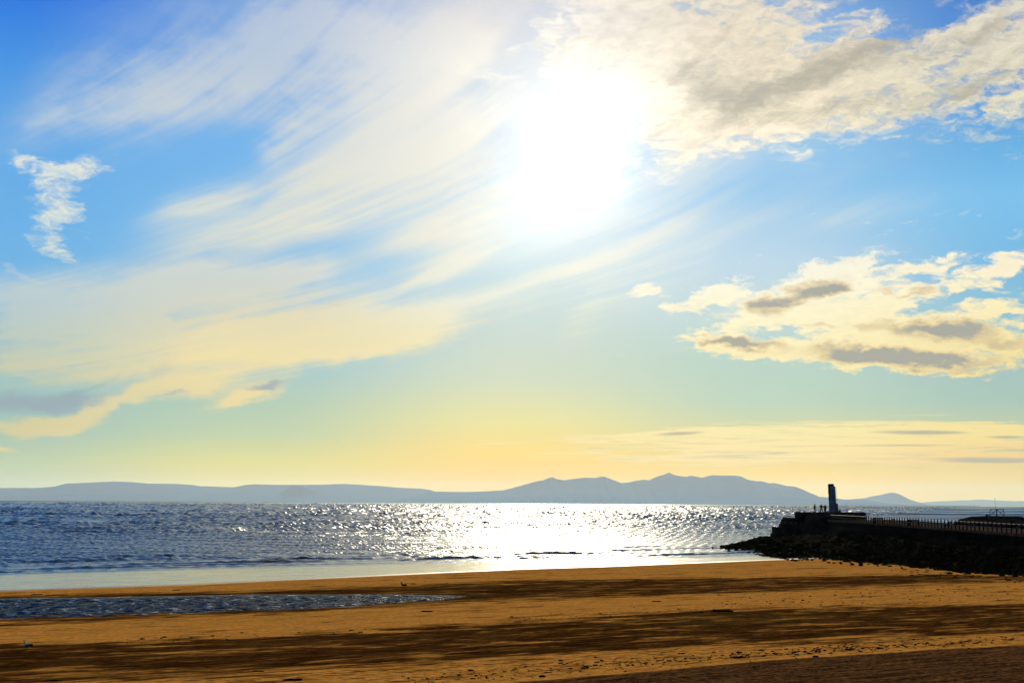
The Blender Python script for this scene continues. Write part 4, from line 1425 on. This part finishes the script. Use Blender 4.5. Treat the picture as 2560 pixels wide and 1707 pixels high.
    for i, (P, s_) in enumerate(cand):
        rot = Matrix.Rotation(random.uniform(0, 6.28), 3, 'Z') @ Matrix.Rotation(random.uniform(-0.6, 0.6), 3, 'X')
        sc = Vector((s_ * random.uniform(0.9, 1.5), s_ * random.uniform(0.8, 1.2), s_ * random.uniform(0.55, 0.85)))
        me = random.choice(shapes)
        if i in single:
            o = bpy.data.objects.new('boulder', me); COL.objects.link(o)
            o.matrix_world = Matrix.Translation(P) @ rot.to_4x4() @ Matrix.Diagonal((*sc, 1))
            if i == 14:
                tag(o, 'small dark rock awash on its own, farthest out from the rubble tip', 'boulder')
            elif i == 15:
                tag(o, 'smaller dark rock awash between the lone outlying rock and the rubble tip', 'boulder')
            elif i == 12:
                tag(o, 'dark boulder that ends the seaward tip of the rubble slope', 'boulder')
            elif i < 19:
                tag(o, 'dark boulder on the narrow seaward tip of the rubble, outlined against the water', 'boulder', 'boulders on the seaward tip')
            else:
                tag(o, 'dark weed stained boulder in the rubble slope below the pier wall', 'boulder', 'boulders of the rubble slope')
        else:
            M = Matrix.Translation(P) @ rot.to_4x4() @ Matrix.Diagonal((*sc, 1))
            st0 = len(mass.bm.verts)
            tmp = me.copy(); tmp.transform(M); mass.bm.from_mesh(tmp); bpy.data.meshes.remove(tmp)
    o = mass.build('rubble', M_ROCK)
    tag(o, kind='stuff')


build_rubble()


# ---- reddish earth patch at the inner foot of the pier head
def build_mound():
    """dark breakwater beyond the pier with its lattice frame"""
    D = 332.0
    sky = [(2399, 1330), (2402, 1316), (2405, 1312), (2406, 1306), (2404, 1302), (2407, 1297.5), (2412, 1296.3), (2420, 1294.8), (2428, 1292.5), (2440, 1290.8), (2452, 1290.2), (2470, 1289.4), (2490, 1289.0), (2510, 1289.6),
           (2535, 1290.2), (2550, 1290.4), (2557, 1291.5), (2562, 1294), (2570, 1298), (2600, 1300), (2700, 1302), (2900, 1304)]
    P = [at(a, b, D) for a, b in sky]
    X = np.array([p.x for p in P]); H = np.array([p.z for p in P])
    rows = [(-9, -0.15), (-7.5, 0.35), (-5, 0.7), (-2.5, 0.93), (0, 1.0), (2.5, 1.0), (6, 0.9), (9, 0.5), (11, -0.1)]
    XX = np.array([X + 0 * f for f, h in rows]); YY = np.array([np.full_like(X, D + f) for f, h in rows])
    base = -1.5
    ZZ = np.array([base + (H - base) * max(h, 0) for f, h in rows])
    rough = 0.12 * fbm2(XX * 1.1, YY * 1.3, 8)
    rough[4] = 0
    ZZ = ZZ + rough
    me = grid_mesh('far_breakwater', XX, YY, ZZ)
    o = link('harbour_mound', me, M_STONE)
    tag(o, 'low dark flat topped harbour mound beyond the pier carrying the lattice frame', 'harbour mound')
    # round boulder
    pb = at(2468, 1288.2, D)
    bm = bmesh.new(); bmesh.ops.create_icosphere(bm, subdivisions=3, radius=1.0)
    for v in bm.verts:
        v.co = v.co * (1 + 0.15 * mnoise.noise(v.co * 1.7))
        v.co.x *= 0.36; v.co.y *= 0.4; v.co.z *= 0.31
    me = bpy.data.meshes.new('rock'); bm.to_mesh(me); bm.free()
    o = link('rock', me, M_STONE); o.location = (pb.x, D, pb.z - 0.02)
    tag(o, 'single round dark rock on top of the harbour mound left of the lattice frame', 'rock')
    # lattice frame
    zt = at(2492, 1289.6, D).z
    c = at(2492.4, 1289.6, D)
    root = empty('lattice_frame', (c.x, D, zt))
    tag(root, 'black braced metal frame with a thin mast, standing on the far harbour mound', 'lattice frame')
    k = D / F

    def q(px, py): return ((px - 2492.4) * k, 0, (1289.6 - py) * k)
    for a, b in (((2476.4, 1273.4), (2474.0, 1290)), ((2509.2, 1273.4), (2511.2, 1290))):
        MB().bar(q(*a), q(*b), 0.055, square=True).build('leg', M_IRON, root)
    MB().bar(q(2492.4, 1273.4), q(2492.0, 1290), 0.10, square=True).build('centre_post', M_IRON, root)
    MB().bar(q(2475.8, 1273.4), q(2510.0, 1273.2), 0.05, square=True).build('top_beam', M_IRON, root)
    for a, b, r_ in (((2491.4, 1274), (2474.4, 1289.6), 0.055), ((2493.4, 1274), (2511.0, 1289.6), 0.055), ((2476.6, 1274), (2491.5, 1289.6), 0.032), ((2509.0, 1274), (2493.5, 1289.6), 0.032)):
        MB().bar(q(*a), q(*b), r_, square=True).build('brace', M_IRON, root)
    m = MB().bar(q(2489.6, 1273.4), q(2488.5, 1247.0), 0.035, 0.022, 6).build('mast', M_IRON, root)
    l = MB().bar(q(2488.5, 1247.6), q(2488.45, 1245.0), 0.06, 0.05, 8).build('mast_lamp', M_IRON, m)


build_mound()


# ---- far fishing boat
def build_boat():
    D = 8200.0
    p = at(2282.8, 1262.5, D)
    root = empty('boat', (p.x, D, 0), rad(8))
    tag(root, 'tiny dark boat far out on the horizon right of the pointed hill', 'boat')
    mb = MB()
    L = 5.0
    secs = [(-L, 1.3, 1.5), (-L * 0.6, 1.7, 1.35), (0, 1.8, 1.4), (L * 0.55, 1.4, 1.8), (L * 0.95, 0.15, 2.5)]
    rings = [[mb.bm.verts.new(v) for v in ((x, -b, h), (x, -b * 0.7, -0.3), (x, b * 0.7, -0.3), (x, b, h))] for x, b, h in secs]
    for a, b in zip(rings[:-1], rings[1:]):
        for q in range(4):
            mb.bm.faces.new((a[q], b[q], b[(q + 1) % 4], a[(q + 1) % 4]))
    mb.bm.faces.new(rings[0][::-1]); mb.bm.faces.new(rings[-1])
    mb.build('hull', M_HULL, root)
    mb = MB(); mb.box((-1.0, 0, 2.5), (3.2, 2.2, 2.2), bevel=0.15); mb.box((-0.8, 0, 3.7), (3.6, 2.5, 0.15)); mb.build('wheelhouse', M_HULL, root)
    mb = MB(); mb.bar((-1.4, 0, 3.7), (-1.4, 0, 7.0), 0.12, 0.06); mb.bar((-1.4, 0, 5.0), (-4.2, 0, 3.0), 0.06); mb.build('mast', M_HULL, root)


build_boat()


# ------------------------------------------------------------------ seaweed on the sand
def weed_clump(bm, x, y, z, L, W, H, ang, n=7):
    for k in range(n):
        a = ang + random.gauss(0, 0.5)
        cx, cy = x + random.gauss(0, L * 0.3) * math.cos(ang), y + random.gauss(0, L * 0.3) * math.sin(ang)
        l, wd = L * random.uniform(0.25, 0.6), W * random.uniform(0.3, 0.8)
        hh = H * random.uniform(0.4, 1.0)
        g = bmesh.ops.create_icosphere(bm, subdivisions=1, radius=1.0)
        M = Matrix.Translation((cx, cy, z + hh * 0.2)) @ Matrix.Rotation(a, 4, 'Z') @ Matrix.Diagonal((l, wd, hh, 1))
        bmesh.ops.transform(bm, matrix=M, verts=g['verts'])


def build_weed():
    clumps = [(1797, 1528, 0.9, 'long flat dark seaweed clump alone on pale sand right of centre'),
              (1642, 1503, 0.45, 'small pointed seaweed clump on the pale sand above the long one'),
              (1067, 1528, 0.5, 'small seaweed clump on pale sand below the right end of the pool'),
              (1034, 1459.5, 0.45, 'small seaweed scrap on the sand just right of the brown gull'),
              (735, 1699, 0.55, 'dark seaweed clump at the bottom edge of the sand, left of centre'),
              (129, 1702, 0.4, 'rounded black seaweed clump at the bottom left corner of the beach'),
              (89, 1486.5, 0.6, 'flat seaweed strip on the sand edge above the left end of the pool'),
              (645, 1678, 0.35, 'small seaweed tuft on the dark damp sand near the bottom edge'),
              (440, 1475, 0.4, 'small seaweed scrap in the strip of sand above the pool'),
              (1373, 1432, 0.4, 'tiny seaweed scrap on the wet sand under the bright glitter')]
    for px, py, sz, lab in clumps:
        x, y, z = ground_px(px, py)
        bm = bmesh.new()
        weed_clump(bm, 0, 0, 0, sz * 0.8, sz * 0.35, sz * 0.12, rad(10), 12)
        me = bpy.data.meshes.new('seaweed_clump'); bm.to_mesh(me); bm.free()
        o = link('seaweed_clump', me, M_WEED, None, True); o.location = (x, y, z)
        tag(o, lab, 'seaweed', 'seaweed clumps on the sand')
    bm = bmesh.new()

    def scatter(n, pts, spread, smin, smax):
        for k in range(n):
            f = random.random() * (len(pts) - 1); a = int(f); u = f - a
            px = lerp(pts[a][0], pts[a + 1][0], u) + random.gauss(0, 20)
            py = lerp(pts[a][1], pts[a + 1][1], u) + random.gauss(0, spread)
            x, y, z = ground_px(px, py, 4)
            s_ = random.uniform(smin, smax) * random.choice((0.6, 1, 1, 1.6))
            weed_clump(bm, x, y, z, s_, s_ * 0.5, s_ * 0.22, TH + random.gauss(-0.1, 0.25), 2)
    line1 = [(1000, 1706), (1280, 1680), (1600, 1658), (1920, 1636), (2240, 1616), (2560, 1597)]
    scatter(360, line1, 9, 0.05, 0.17)
    scatter(200, [(1450, 1666), (1900, 1634), (2560, 1594)], 3, 0.05, 0.18)
    scatter(260, [(1800, 1500), (2100, 1490), (2350, 1482), (2560, 1478)], 12, 0.06, 0.18)
    scatter(120, [(1280, 1545), (1700, 1525), (2000, 1512), (2560, 1500)], 6, 0.05, 0.15)
    scatter(90, [(0, 1484), (500, 1474), (1000, 1455), (1500, 1440), (2200, 1430)], 6, 0.05, 0.14)
    scatter(60, [(300, 1602), (640, 1588), (1000, 1570)], 6, 0.05, 0.16)
    scatter(60, [(2250, 1424), (2400, 1440), (2560, 1450)], 5, 0.15, 0.4)
    me = bpy.data.meshes.new('seaweed_litter'); bm.to_mesh(me); bm.free()
    o = link('seaweed_litter', me, M_WEED, None, True)
    tag(o, kind='stuff')


build_weed()
